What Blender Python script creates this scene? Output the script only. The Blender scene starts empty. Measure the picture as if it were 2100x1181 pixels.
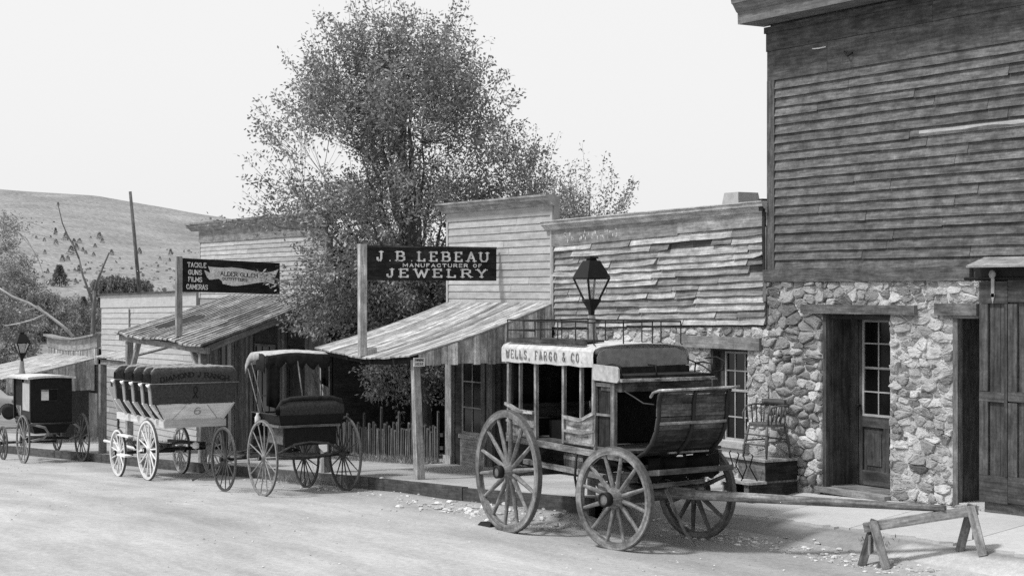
import bpy, math, random
import numpy as np
from mathutils import Vector, Matrix
R = math.radians
rnd = random.Random(7)
U = rnd.uniform
S = bpy.context.scene
COL = S.collection

# ------------------------------------------------------------------ camera
HC = 2.8                                   # eye height above the road beside the coach
FPX = 3500.0                               # focal length in photo pixels (2100 wide)
YAW = R(31.2)
FW = Vector((-math.cos(YAW), math.sin(YAW), 0)); RT = Vector((math.sin(YAW), math.cos(YAW), 0))
cam = bpy.data.cameras.new('camera'); camo = bpy.data.objects.new('camera', cam); COL.objects.link(camo)
cam.sensor_width = 36; cam.lens = 36*FPX/2100; cam.clip_start = 0.3; cam.clip_end = 3000
cam.shift_y = 6.5/2100
camo.location = (0, 0, HC)
camo.rotation_euler = (R(90), 0, math.atan2(FW.y, FW.x) - R(90))
S.camera = camo
# ------------------------------------------------------------------ world: hazy bright sky + veiled sun
SUN_EL, SUN_AZ = R(56), R(-108)            # azimuth of the sun seen from the scene (mostly street side)
w = bpy.data.worlds.new('World'); S.world = w; w.use_nodes = True
nt = w.node_tree; nt.nodes.clear()
sky = nt.nodes.new('ShaderNodeTexSky'); sky.sky_type = 'NISHITA'; sky.sun_disc = False
sky.sun_elevation = SUN_EL; sky.sun_rotation = R(90)-SUN_AZ; sky.dust_density = 6; sky.air_density = 1.2
bw = nt.nodes.new('ShaderNodeRGBToBW'); ad = nt.nodes.new('ShaderNodeMath'); ad.operation = 'MULTIPLY_ADD'
bg = nt.nodes.new('ShaderNodeBackground'); wo = nt.nodes.new('ShaderNodeOutputWorld')
nt.links.new(sky.outputs[0], bw.inputs[0]); nt.links.new(bw.outputs[0], ad.inputs[0])
ad.inputs[1].default_value = 0.15; ad.inputs[2].default_value = 6.15     # thin even overcast veil over the blue
nt.links.new(ad.outputs[0], bg.inputs[0]); bg.inputs[1].default_value = 0.10
nt.links.new(bg.outputs[0], wo.inputs[0])
sl = bpy.data.lights.new('sun', 'SUN'); sl.energy = 2.3; sl.angle = R(7); sl.color = (1, 1, 1)
so = bpy.data.objects.new('sun', sl); COL.objects.link(so)
sd = Vector((math.cos(SUN_AZ)*math.cos(SUN_EL), math.sin(SUN_AZ)*math.cos(SUN_EL), math.sin(SUN_EL)))
so.rotation_euler = (-sd).to_track_quat('-Z', 'Y').to_euler()
S.view_settings.view_transform = 'Standard'; S.view_settings.look = 'None'
S.view_settings.exposure = 0.47
S.cycles.use_denoising = False          # the fine sampling grain reads like the film grain of the print; S.view_settings.gamma = 1.0

# ------------------------------------------------------------------ measuring helpers
def ray(u, v=597.0):
    k = (u-1050)/FPX
    d = FW + RT*k; d.z = (597-v)/FPX
    return d
def WY(u, v, Y=14.0):
    d = ray(u, v); t = Y/d.y; return Vector((d.x*t, Y, HC+d.z*t))
def WX(u, v, X):
    d = ray(u, v); t = X/d.x; return Vector((X, d.y*t, HC+d.z*t))
def line(xa, za, xb, zb): return lambda x: za+(zb-za)*(x-xa)/(xb-xa)
def tab(t):
    xs = [a for a, b in t]; ys = [b for a, b in t]
    return lambda x: float(np.interp(x, xs, ys))
zside = tab([(-90,-6.4+HC),(-80,-6+HC),(-60,-4.85+HC),(-50,-4.3+HC),(-44,-3.95+HC),(-36.5,-3.54+HC),(-30.5,-3.22+HC),(-21.9,-2.74+HC),(-20.5,-2.69+HC),(-17.4,-2.53+HC),(-15,-2.42+HC),(-12.6,-2.36+HC),(-5,-2.3+HC),(5,-2.25+HC)])
zroad = tab([(-110,-7+HC),(-90,-6.4+HC),(-69,-5.25+HC),(-50,-4.45+HC),(-44,-4.12+HC),(-36.5,-3.70+HC),(-30.5,-3.38+HC),(-23.2,-2.99+HC),(-20.5,-2.90+HC),(-17.3,-2.84+HC),(-15.3,-2.80+HC),(-12.6,-2.78+HC),(0,-2.72+HC)])
def ss(a, b, x):
    t = min(1, max(0, (x-a)/(b-a))); return t*t*(3-2*t)
def gz(X, Y):
    """ground height of road and sidewalk"""
    r = zroad(X) + 0.05*ss(9.5, 4, Y)
    if Y < 11.0: return r
    zsw = zside(X)
    if X < -17.2:
        if Y >= 11.5: return zsw
        foot = zsw-0.17
        return r + (foot-r)*ss(11.0, 11.45, Y)
    f = ss(-17.2, -16.2, X)                     # kerb dies out into a dirt bank
    a = r + (zsw-0.17-r)*ss(11.0, 11.45, Y) if Y < 11.5 else zsw
    zz = [(11.0, r), (11.95, r), (12.25, r+0.09), (12.6, zsw-0.20), (14.0, zsw-0.02), (15, zsw)]
    b = float(np.interp(Y, [q[0] for q in zz], [q[1] for q in zz]))
    return a*(1-f)+b*f
def G(u, v, lift=0.0):
    d = ray(u, v); lo, hi = 5.0, 120.0
    for _ in range(60):
        m = (lo+hi)/2; p = d*m
        if HC+p.z > gz(p.x, p.y)+lift: lo = m
        else: hi = m
    p = d*lo; return Vector((p.x, p.y, HC+p.z))
def proj(p):
    q = Vector(p)-Vector((0,0,HC)); t = q.dot(FW); return 1050+FPX*q.dot(RT)/t, 597-FPX*q.z/t, t

# ------------------------------------------------------------------ materials (all neutral: the place is seen in black and white)
MATS = {}
def mat(name, base=0.3, kind='wood', var=0.35, rough=0.85, bump=0.3, gs=(2.6, 34), stain=0.3, spec=0.2, metal=0.0):
    if name in MATS: return MATS[name]
    m = bpy.data.materials.new(name); m.use_nodes = True; MATS[name] = m
    n = m.node_tree; N = n.nodes; L = n.links; bs = N['Principled BSDF']
    bs.inputs['Roughness'].default_value = rough; bs.inputs['Specular IOR Level'].default_value = spec
    bs.inputs['Metallic'].default_value = metal
    at = N.new('ShaderNodeAttribute'); at.attribute_name = 'tone'
    geo = N.new('ShaderNodeNewGeometry')
    def noise(vec, scale, detail=5, rough_=0.6):
        q = N.new('ShaderNodeTexNoise'); q.inputs['Scale'].default_value = scale; q.inputs['Detail'].default_value = detail
        q.inputs['Roughness'].default_value = rough_
        L.new(vec, q.inputs['Vector']); return q.outputs[0]
    def rng(x, a, b, c, d):
        q = N.new('ShaderNodeMapRange'); q.inputs[1].default_value = a; q.inputs[2].default_value = b
        q.inputs[3].default_value = c; q.inputs[4].default_value = d; L.new(x, q.inputs[0]); return q.outputs[0]
    def mul(a, b, op='MULTIPLY'):
        q = N.new('ShaderNodeMath'); q.operation = op
        for i, x in enumerate((a, b)):
            if isinstance(x, (int, float)): q.inputs[i].default_value = x
            else: L.new(x, q.inputs[i])
        return q.outputs[0]
    val = mul(at.outputs['Fac'], base)
    h = None
    if kind == 'wood':
        uv = N.new('ShaderNodeUVMap'); mp = N.new('ShaderNodeMapping'); mp.inputs['Scale'].default_value = (gs[0], gs[1], 1)
        L.new(uv.outputs[0], mp.inputs[0])
        g = noise(mp.outputs[0], 1.0, 7, 0.65)
        val = mul(val, rng(g, 0.36, 0.64, 1-var, 1+var))
        if stain:
            mp2 = N.new('ShaderNodeMapping'); mp2.inputs['Scale'].default_value = (2.2, 7, 1); L.new(uv.outputs[0], mp2.inputs[0])
            val = mul(val, rng(noise(mp2.outputs[0], 1.0, 6, 0.7), 0.36, 0.64, 1-stain, 1+stain))
            # knots / nail stains
            vo = N.new('ShaderNodeTexVoronoi'); mp3 = N.new('ShaderNodeMapping'); mp3.inputs['Scale'].default_value = (2.1, 6.5, 1)
            L.new(uv.outputs[0], mp3.inputs[0]); L.new(mp3.outputs[0], vo.inputs['Vector']); vo.inputs['Scale'].default_value = 1.0
            val = mul(val, rng(vo.outputs['Distance'], 0.04, 0.16, 1-stain*1.1, 1.0))
            val = mul(val, rng(noise(geo.outputs['Position'], 5.5, 7, 0.72), 0.36, 0.64, 1-stain*.8, 1+stain*.8))
            val = mul(val, rng(noise(geo.outputs['Position'], 34, 4, 0.7), 0.36, 0.64, 1-stain*.45, 1+stain*.45))
        h = g
    elif kind == 'stone':
        a = noise(geo.outputs['Position'], 9, 8, 0.7); b = noise(geo.outputs['Position'], 55, 5, 0.7)
        val = mul(val, rng(a, 0.36, 0.64, 1-var, 1+var)); val = mul(val, rng(b, 0.36, 0.64, 1-var*0.6, 1+var*0.6))
        h = mul(a, mul(b, 0.5), 'ADD')
    elif kind == 'ground':
        mq = N.new('ShaderNodeMapping'); mq.inputs['Scale'].default_value = (.35, 1.3, 1); L.new(geo.outputs['Position'], mq.inputs[0])
        a = noise(mq.outputs[0], 1.2, 8, 0.68); b = noise(geo.outputs['Position'], 14, 6, 0.75); c = noise(geo.outputs['Position'], 90, 3, 0.7)
        val = mul(val, rng(a, 0.36, 0.64, 1-var, 1+var)); val = mul(val, rng(b, 0.36, 0.64, 1-var*0.8, 1+var*0.8)); val = mul(val, rng(c, 0.36, 0.64, 1-var*0.7, 1+var*0.7))
        h = mul(b, mul(c, 0.5), 'ADD')
    else:
        a = noise(geo.outputs['Position'], gs[0]*5, 6, 0.65)
        val = mul(val, rng(a, 0.36, 0.64, 1-var, 1+var)); h = noise(geo.outputs['Position'], gs[0]*30, 4)
    L.new(val, bs.inputs['Base Color'])
    if bump:
        bp = N.new('ShaderNodeBump'); bp.inputs['Strength'].default_value = bump; bp.inputs['Distance'].default_value = 0.01 if kind != 'stone' else 0.02
        L.new(h, bp.inputs['Height']); L.new(bp.outputs[0], bs.inputs['Normal'])
    return m
def glassmat():
    m = bpy.data.materials.new('window_glass'); m.use_nodes = True; b = m.node_tree.nodes['Principled BSDF']
    b.inputs['Base Color'].default_value = (.006,)*3+(1,); b.inputs['Roughness'].default_value = 0.12; b.inputs['Specular IOR Level'].default_value = 0.35
    return m
GLASS = glassmat()
def clearglass():
    m = bpy.data.materials.new('lantern_glass'); m.use_nodes = True; b = m.node_tree.nodes['Principled BSDF']
    b.inputs['Base Color'].default_value = (.95,)*3+(1,); b.inputs['Roughness'].default_value = 0.15
    b.inputs['Transmission Weight'].default_value = 0.88; b.inputs['IOR'].default_value = 1.02
    return m
CLEAR = clearglass()

# ------------------------------------------------------------------ mesh collector
class MB:
    def __init__(s): s.v = []; s.f = []; s.uv = []; s.t = []; s.sm = []; s.M = None
    def V(s, p):
        p = Vector(p)
        if s.M is not None: p = s.M @ p
        s.v.append(p); return len(s.v)-1
    def F(s, idx, uvs, tone, smooth=False):
        s.f.append(tuple(idx)); s.uv.append(uvs); s.t.append(tone); s.sm.append(smooth)
    def hexa(s, P, tone=1.0, g=None):
        """P: 8 corners, bottom 0-3 ccw, top 4-7"""
        P = [Vector(p) for p in P]
        if g is None:
            e = [P[1]-P[0], P[3]-P[0], P[4]-P[0]]; g = max(e, key=lambda q: q.length)
        g = Vector(g).normalized(); i = [s.V(p) for p in P]; ou, ov = U(0, 50), U(0, 50)
        for q in ((0,3,2,1),(4,5,6,7),(0,1,5,4),(1,2,6,5),(2,3,7,6),(3,0,4,7)):
            n = (P[q[1]]-P[q[0]]).cross(P[q[3]]-P[q[0]])
            if n.length < 1e-12: n = (P[q[2]]-P[q[1]]).cross(P[q[3]]-P[q[1]])
            b = n.cross(g)
            b = b.normalized() if b.length > 1e-9 else (P[q[1]]-P[q[0]]).normalized()
            s.F([i[k] for k in q], [(P[k].dot(g)+ou, P[k].dot(b)+ov) for k in q], tone)
    def box(s, x0, x1, y0, y1, z0, z1, tone=1.0, g=None):
        s.hexa([(x0,y0,z0),(x1,y0,z0),(x1,y1,z0),(x0,y1,z0),(x0,y0,z1),(x1,y0,z1),(x1,y1,z1),(x0,y1,z1)], tone, g)
    def bar(s, p0, p1, w, h, tone=1.0, up=(0,0,1), w1=None, h1=None):
        p0 = Vector(p0); p1 = Vector(p1); d = (p1-p0).normalized(); up = Vector(up)
        if abs(d.dot(up)) > 0.98: up = Vector((0,1,0)) if abs(d.y) < 0.9 else Vector((1,0,0))
        sd_ = d.cross(up).normalized(); up = sd_.cross(d).normalized()
        w1 = w if w1 is None else w1; h1 = h if h1 is None else h1
        P = []
        for (p, a, b) in ((p0, w/2, h/2), (p1, w1/2, h1/2)):
            P += [p-sd_*a-up*b, p+sd_*a-up*b, p+sd_*a+up*b, p-sd_*a+up*b]
        s.hexa(P, tone, d)
    def tube(s, pts, r, n=8, tone=1.0, cap=True, smooth=True):
        pts = [Vector(p) for p in pts]; m = len(pts)
        if m < 2: return
        rr = r if isinstance(r, (list, tuple)) else [r]*m
        prev = None; rings = []; L = 0; Ls = [0]
        for i in range(m):
            d = (pts[min(i+1, m-1)]-pts[max(i-1, 0)]).normalized()
            a = prev if prev is not None else (Vector((0,0,1)) if abs(d.z) < 0.9 else Vector((1,0,0)))
            a = (a-d*a.dot(d)).normalized(); prev = a; b = d.cross(a)
            rings.append([s.V(pts[i]+(a*math.cos(2*math.pi*k/n)+b*math.sin(2*math.pi*k/n))*rr[i]) for k in range(n)])
            if i: L += (pts[i]-pts[i-1]).length; Ls.append(L)
        ou, ov = U(0, 50), U(0, 50)
        for i in range(m-1):
            for k in range(n):
                k2 = (k+1) % n; c = 2*math.pi*rr[0]/n
                s.F([rings[i][k], rings[i][k2], rings[i+1][k2], rings[i+1][k]], [(Ls[i]+ou, k*c+ov), (Ls[i]+ou, (k+1)*c+ov), (Ls[i+1]+ou, (k+1)*c+ov), (Ls[i+1]+ou, k*c+ov)], tone, smooth)
        if cap:
            s.F(rings[0][::-1], [(ou, ov)]*n, tone); s.F(rings[-1], [(ou, ov)]*n, tone)
    def ring(s, c, ax, ri, ro, w, n=40, tone=1.0):
        """flat wheel rim around c, axis ax, radii ri..ro, width w"""
        c = Vector(c); ax = Vector(ax).normalized(); a = Vector((0,0,1)) if abs(ax.z) < 0.9 else Vector((1,0,0))
        a = (a-ax*a.dot(ax)).normalized(); b = ax.cross(a); ou = U(0, 50)
        rg = []
        for k in range(n):
            d = a*math.cos(2*math.pi*k/n)+b*math.sin(2*math.pi*k/n)
            rg.append([s.V(c+d*ri-ax*w/2), s.V(c+d*ro-ax*w/2), s.V(c+d*ro+ax*w/2), s.V(c+d*ri+ax*w/2)])
        for k in range(n):
            A, B = rg[k], rg[(k+1) % n]; l0 = k*2*math.pi*ro/n+ou; l1 = (k+1)*2*math.pi*ro/n+ou
            for j in range(4):
                j2 = (j+1) % 4
                s.F([A[j], A[j2], B[j2], B[j]], [(l0, j*.05), (l0, j*.05+.05), (l1, j*.05+.05), (l1, j*.05)], tone)
    def lathe(s, prof, c=(0,0,0), ax=(0,0,1), n=16, tone=1.0, smooth=True):
        c = Vector(c); ax = Vector(ax).normalized(); a = Vector((1,0,0)) if abs(ax.x) < 0.9 else Vector((0,1,0))
        a = (a-ax*a.dot(ax)).normalized(); b = ax.cross(a)
        rg = [[s.V(c+ax*h+(a*math.cos(2*math.pi*(k+.5)/n)+b*math.sin(2*math.pi*(k+.5)/n))*max(r, 1e-4)) for k in range(n)] for r, h in prof]
        for i in range(len(rg)-1):
            for k in range(n):
                k2 = (k+1) % n
                s.F([rg[i][k], rg[i][k2], rg[i+1][k2], rg[i+1][k]], [(prof[i][1], k*.1), (prof[i][1], k*.1+.1), (prof[i+1][1], k*.1+.1), (prof[i+1][1], k*.1)], tone, smooth)
        s.F(rg[0][::-1], [(0, 0)]*n, tone); s.F(rg[-1], [(0, 0)]*n, tone)
    def prism(s, pts, ext, tone=1.0, smooth=False):
        """polygon (3D points) extruded by vector ext"""
        pts = [Vector(p) for p in pts]; ext = Vector(ext); n = len(pts)
        A = [s.V(p) for p in pts]; B = [s.V(p+ext) for p in pts]; ou = U(0, 50)
        e = (pts[1]-pts[0]).normalized(); nn = ext.normalized(); f = nn.cross(e)
        uv = [(p.dot(e)+ou, p.dot(f)) for p in pts]
        s.F(A, uv, tone); s.F(B[::-1], uv[::-1], tone)
        for i in range(n):
            j = (i+1) % n; l = (pts[j]-pts[i]).length
            s.F([A[i], B[i], B[j], A[j]], [(0+ou, 0), (ext.length+ou, 0), (ext.length+ou, l), (ou, l)], tone, smooth)
    def sheet(s, rows, th=0.0, tone=1.0, smooth=True, uvs=1.0):
        """grid of 3D points; optional thickness along +normal-ish vector th"""
        R_, C_ = len(rows), len(rows[0]); ou = U(0, 50)
        lay = [[[s.V(p) for p in r] for r in rows]]
        if th: 
            tv = Vector(th); lay.append([[s.V(Vector(p)+tv) for p in r] for r in rows])
        for li, I in enumerate(lay):
            for i in range(R_-1):
                for j in range(C_-1):
                    q = [I[i][j], I[i][j+1], I[i+1][j+1], I[i+1][j]]; P = [rows[i][j], rows[i][j+1], rows[i+1][j+1], rows[i+1][j]]
                    du = (Vector(rows[0][j+1])-Vector(rows[0][j])).length
                    a = j*du*uvs+ou; b = (j+1)*du*uvs+ou; dv = (Vector(rows[i+1][j])-Vector(rows[i][j])).length
                    uv = [(a, i*dv), (b, i*dv), (b, (i+1)*dv), (a, (i+1)*dv)]
                    s.F(q if li == 0 else q[::-1], uv if li == 0 else uv[::-1], tone, smooth)
        if th:
            A, B = lay
            def q4(a, b, c, d): s.F([a, b, c, d], [(0,0),(1,0),(1,.03),(0,.03)], tone)
            for j in range(C_-1): q4(A[0][j], B[0][j], B[0][j+1], A[0][j+1]); q4(A[-1][j], A[-1][j+1], B[-1][j+1], B[-1][j])
            for i in range(R_-1): q4(A[i][0], A[i+1][0], B[i+1][0], B[i][0]); q4(A[i][-1], B[i][-1], B[i+1][-1], A[i+1][-1])
    def build(s, name, m, parent=None, loc=None):
        me = bpy.data.meshes.new(name); off = Vector((0,0,0)) if loc is None else Vector(loc)
        if parent is not None and loc is None:
            q = parent
            while q is not None: off += Vector(q.location); q = q.parent
        me.from_pydata([tuple(p-off) for p in s.v], [], s.f)
        uvl = me.uv_layers.new(name='UVMap'); at = me.attributes.new('tone', 'FLOAT', 'FACE')
        fl = [c for u in s.uv for q in u for c in q]
        uvl.data.foreach_set('uv', fl); at.data.foreach_set('value', s.t); me.polygons.foreach_set('use_smooth', s.sm)
        me.materials.append(m); me.update()
        o = bpy.data.objects.new(name, me); COL.objects.link(o)
        if parent is not None: o.parent = parent
        elif loc is not None: o.location = off
        return o
def tag(o, label=None, cat=None, group=None, kind=None):
    if label: o['label'] = label
    if cat: o['category'] = cat
    if group: o['group'] = group
    if kind: o['kind'] = kind
    return o
def thing(name, loc, label, cat, group=None):
    o = bpy.data.objects.new(name, None); COL.objects.link(o); o.location = loc; o.empty_display_size = 0.2
    return tag(o, label, cat, group)
def tn(a=.82, b=1.18): return U(a, b)
# one-mesh shortcut
def P1(name, m, parent, fn, label=None):
    b = MB(); fn(b); o = b.build(name, m, parent)
    if label: o['label'] = label
    return o

def PS(name, m, parent, fns):
    for f in fns: P1(name, m, parent, f)

# ------------------------------------------------------------------ lettering: painted strokes, thin proud sheets
GL = {
'A':[[(0,0),(.5,1),(1,0)],[(.2,.35),(.8,.35)]],'B':[[(0,0),(0,1)],[(0,1),(.6,1),(.85,.87),(.85,.67),(.6,.53),(0,.53)],[(.6,.53),(.95,.4),(.95,.15),(.65,0),(0,0)]],
'C':[[(1,.78),(.8,.97),(.45,1),(.12,.8),(0,.5),(.12,.2),(.45,0),(.8,.03),(1,.22)]],'D':[[(0,0),(0,1)],[(0,1),(.55,1),(.9,.78),(1,.5),(.9,.22),(.55,0),(0,0)]],
'E':[[(0,0),(0,1)],[(0,1),(.9,1),(.9,.85)],[(0,.52),(.65,.52)],[(0,0),(.95,0),(.95,.16)]],'F':[[(0,0),(0,1)],[(0,1),(.9,1),(.9,.85)],[(0,.52),(.65,.52)]],
'G':[[(.97,.78),(.8,.97),(.45,1),(.12,.8),(0,.5),(.12,.2),(.45,0),(.8,.04),(.97,.2),(.97,.45),(.6,.45)]],'H':[[(0,0),(0,1)],[(1,0),(1,1)],[(0,.5),(1,.5)]],
'I':[[(.5,0),(.5,1)]],'J':[[(.75,1),(.75,.25),(.58,.02),(.28,0),(.08,.14),(.05,.3)]],'K':[[(0,0),(0,1)],[(1,1),(.05,.42)],[(.3,.6),(1,0)]],
'L':[[(0,1),(0,0)],[(0,0),(.9,0),(.9,.18)]],'M':[[(0,0),(0,1)],[(0,1),(.5,.25),(1,1)],[(1,1),(1,0)]],'N':[[(0,0),(0,1)],[(0,1),(1,0)],[(1,0),(1,1)]],
'O':[[(.5,0),(.15,.15),(0,.5),(.15,.85),(.5,1),(.85,.85),(1,.5),(.85,.15),(.5,0)]],'P':[[(0,0),(0,1)],[(0,1),(.65,1),(.92,.85),(.92,.62),(.65,.48),(0,.48)]],
'R':[[(0,0),(0,1)],[(0,1),(.65,1),(.9,.86),(.9,.65),(.65,.5),(0,.5)],[(.5,.5),(1,0)]],'S':[[(.92,.8),(.75,.97),(.4,1),(.1,.85),(.12,.62),(.5,.52),(.88,.4),(.95,.2),(.7,.01),(.3,0),(.05,.2)]],
'T':[[(.5,0),(.5,1)],[(0,.86),(0,1),(1,1),(1,.86)]],'U':[[(0,1),(0,.3),(.2,.03),(.5,0),(.8,.03),(1,.3),(1,1)]],'W':[[(0,1),(.27,0),(.5,.8),(.73,0),(1,1)]],
'Y':[[(0,1),(.5,.48),(1,1)],[(.5,.48),(.5,0)]],'X':[[(0,0),(1,1)],[(0,1),(1,0)]],'&':[[(1,0),(.25,.75),(.3,.95),(.55,1),(.72,.85),(.6,.65),(.12,.4),(.05,.15),(.3,0),(.65,.05),(.95,.4)]],
'.':[[(.4,.0),(.6,.0)]],',':[[(.5,.08),(.35,-.18)]],'-':[[(.1,.45),(.9,.45)]],'6':[[(.85,.9),(.6,1),(.25,.85),(.02,.5),(.05,.18),(.35,0),(.7,.03),(.95,.28),(.8,.55),(.45,.6),(.08,.38)]],
"'":[[(.5,1),(.45,.8)]],
}
SER = {'A':[(0,0),(1,0)],'B':[(0,0),(0,1)],'E':[(0,0),(0,1)],'F':[(0,0),(0,1)],'H':[(0,0),(0,1),(1,0),(1,1)],'I':[(.5,0),(.5,1)],'J':[(.75,1)],'K':[(0,0),(0,1),(1,0),(1,1)],'L':[(0,0),(0,1)],
'M':[(0,0),(0,1),(1,0),(1,1)],'N':[(0,0),(0,1),(1,1)],'P':[(0,0),(0,1)],'R':[(0,0),(0,1),(1,0)],'T':[(.5,0)],'U':[(0,1),(1,1)],'W':[(0,1),(1,1)],'Y':[(0,1),(1,1),(.5,0)],'D':[(0,0),(0,1)]}
WID = {'I':.35,'J':.75,'M':1.25,'W':1.45,'.':.3,',':.3,"'":.3,'&':1.0,'E':.85,'L':.85,'F':.8,'T':1.0}
def letter_mesh(b, text, o, ex, ez, nrm, h, wd, st, gap, serif=False, thin=.6, tone=1.0, total=None, arc=None, tw=1.0):
    """o: left end of baseline; ex, ez unit vectors; nrm outward; st stroke width. total: overall length to fill"""
    o, ex, ez, nrm = Vector(o), Vector(ex), Vector(ez), Vector(nrm)
    ws = [(.45*wd if c == ' ' else WID.get(c, 1.0)*wd) for c in text]
    if total:
        gap = (total-sum(ws))/max(1, len(ws)-1)
    x = 0; lay = 0
    for c, wc in zip(text, ws):
        if c != ' ':
            def pt(q):
                X = x+q[0]*wc; Z = q[1]*h
                if arc: Z += arc((x+wc/2))
                return X, Z
            segs = []
            for pl in GL[c]:
                for a, d in zip(pl[:-1], pl[1:]): segs.append((pt(a), pt(d), None))
            if serif:
                for q in SER.get(c, []):
                    X, Z = pt(q); sw = st*1.15; zz = Z+(st*.16 if q[1] == 0 else -st*.16)
                    segs.append(((X-sw, zz), (X+sw, zz), st*.34))
            for (a, d, wfix) in segs:
                dx, dz = d[0]-a[0], d[1]-a[1]; l = math.hypot(dx, dz)
                if l < 1e-6: continue
                vert = abs(dz)/l; sw = wfix if wfix else st*(thin+(1-thin)*vert)
                nx, nz = -dz/l*sw/2, dx/l*sw/2; e = sw*.32 if not wfix else 0; ux, uz = dx/l*e, dz/l*e
                lay = (lay+1) % 9; off = nrm*(0.002+lay*0.00025)
                q = [(a[0]-ux+nx, a[1]-uz+nz), (a[0]-ux-nx, a[1]-uz-nz), (d[0]+ux-nx, d[1]+uz-nz), (d[0]+ux+nx, d[1]+uz+nz)]
                I = [b.V(o+ex*X+ez*Z+off) for X, Z in q]; b.F(I, [(X*3, Z*3) for X, Z in q], tone)
        x += wc+gap
    return x
# ================================================================== GROUND
M_dirt = mat('pale_dirt', 0.375, 'ground', var=0.17, rough=0.95, bump=0.5)
M_walk = mat('sidewalk_dirt', 0.34, 'ground', var=0.16, rough=0.95, bump=0.6)
M_conc = mat('worn_concrete', 0.45, 'ground', var=0.08, rough=0.9, bump=0.25)
M_hill = mat('dry_grass_hill', 0.235, 'ground', var=0.3, rough=1, bump=0.6)
M_pebble = mat('pale_rubble', 0.5, 'stone', var=0.2, rough=0.9, bump=0.3)

def grid_mesh(name, xs, ys, zf, m, kind='structure', tf=None):
    nx, ny = len(xs), len(ys); v = [(x, y, zf(x, y)) for x in xs for y in ys]
    f = [(i*ny+j, (i+1)*ny+j, (i+1)*ny+j+1, i*ny+j+1) for i in range(nx-1) for j in range(ny-1)]
    me = bpy.data.meshes.new(name); me.from_pydata(v, [], f)
    at = me.attributes.new('tone', 'FLOAT', 'POINT'); at.data.foreach_set('value', [1.0 if tf is None else tf(x, y) for x in xs for y in ys])
    me.polygons.foreach_set('use_smooth', [True]*len(f)); me.materials.append(m)
    o = bpy.data.objects.new(name, me); COL.objects.link(o); o['kind'] = kind
    return o
from mathutils import noise as mn
def nz(x, y, s, a): return a*mn.noise(Vector((x*s, y*s, 1.7)))
def frange(a, b, st):
    n = max(1, int(round((b-a)/st))); return [a+(b-a)*i/n for i in range(n+1)]
def road_z(x, y):
    e = 1 if y < 11 else max(0, (12.0-y))*0.8 if x > -16.5 else 0
    return gz(x, y) + (nz(x, y, .5, .018)+nz(x, y, 2.3, .008)+nz(x, y, 7, .005))*min(1, max(0.25, e))
xs = frange(-110, -50, 1.0)+frange(-50, -26, .4)[1:]+frange(-26, -9, .11)[1:]+frange(-9, 25, 1.0)[1:]
ys = frange(-60, 2, 3)+frange(2, 8, .25)[1:]+frange(8, 12.24, .09)[1:]
def road_tone(x, y):
    rut = -.10*sum(math.exp(-((y-c_-.25*math.sin(x*.17+c_))/.16)**2) for c_ in (9.3, 8.0, 6.7, 5.4))*(.7+mn.noise(Vector((x*.5, y, 8))))*1.4
    # compacted wheel tracks run along the street, loose darker dirt near the gutter
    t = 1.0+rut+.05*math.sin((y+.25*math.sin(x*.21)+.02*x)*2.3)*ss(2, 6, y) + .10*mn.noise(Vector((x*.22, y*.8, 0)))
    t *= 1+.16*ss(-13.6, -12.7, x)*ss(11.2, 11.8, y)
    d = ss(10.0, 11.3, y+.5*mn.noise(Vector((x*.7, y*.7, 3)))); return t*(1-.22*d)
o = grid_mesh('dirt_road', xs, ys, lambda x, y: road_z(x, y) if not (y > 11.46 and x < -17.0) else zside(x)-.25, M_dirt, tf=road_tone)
# sidewalk: earth behind the kerb, dirt bank where the kerb ends
xs2 = frange(-110, -50, 2)+frange(-50, -18, .4)[1:]+frange(-18, 6, .12)[1:]
ys2 = [11.52]+frange(11.6, 14.9, .1)
def walk_z(x, y):
    if x < -17.2: return zside(x)+nz(x, y, 1.2, .012)+nz(x, y, 5, .006)
    k = ss(12.2, 12.5, y)
    return gz(x, y)-.006*(1-k)*2+(nz(x, y, 1.2, .012)+nz(x, y, 6, .008))*(k if x > -16.4 else .6)-(0.03 if y < 12.2 and x > -16.2 else 0)
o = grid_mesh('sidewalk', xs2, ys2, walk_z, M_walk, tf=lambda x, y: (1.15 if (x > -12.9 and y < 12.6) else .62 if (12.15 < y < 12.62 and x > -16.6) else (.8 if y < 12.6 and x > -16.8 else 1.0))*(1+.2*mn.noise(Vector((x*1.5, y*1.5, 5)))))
# concrete slabs in front of the stone building, cracked into bays
def slab(name, x0, x1, y0, y1, tone=1.0):
    b = MB(); n = 6
    rows = []
    for i in range(n+1):
        y = y0+(y1-y0)*i/n; rows.append([(x0+(x1-x0)*j/14+(.10*mn.noise(Vector((j*.9, x0, 1))) if i == 0 else 0), y+(.12*mn.noise(Vector((j*.8, x0, 7))) if i == 0 else 0), max(gz(x, y), walk_z(x, y)) +.022) for j in range(15) for x in [x0+(x1-x0)*j/14]])
    b.sheet(rows, (0, 0, -.11), tone, smooth=False); o = b.build(name, M_conc); o['kind'] = 'structure'
sx = [-17.0, -15.35, -13.9, -12.3, -10.7, -9.0]
for i in range(5):
    slab('concrete_pavement', sx[i]+.006, sx[i+1]-.006, 12.68, 13.93, [1, 1.04, .97, 1.05, 1][i])
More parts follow.
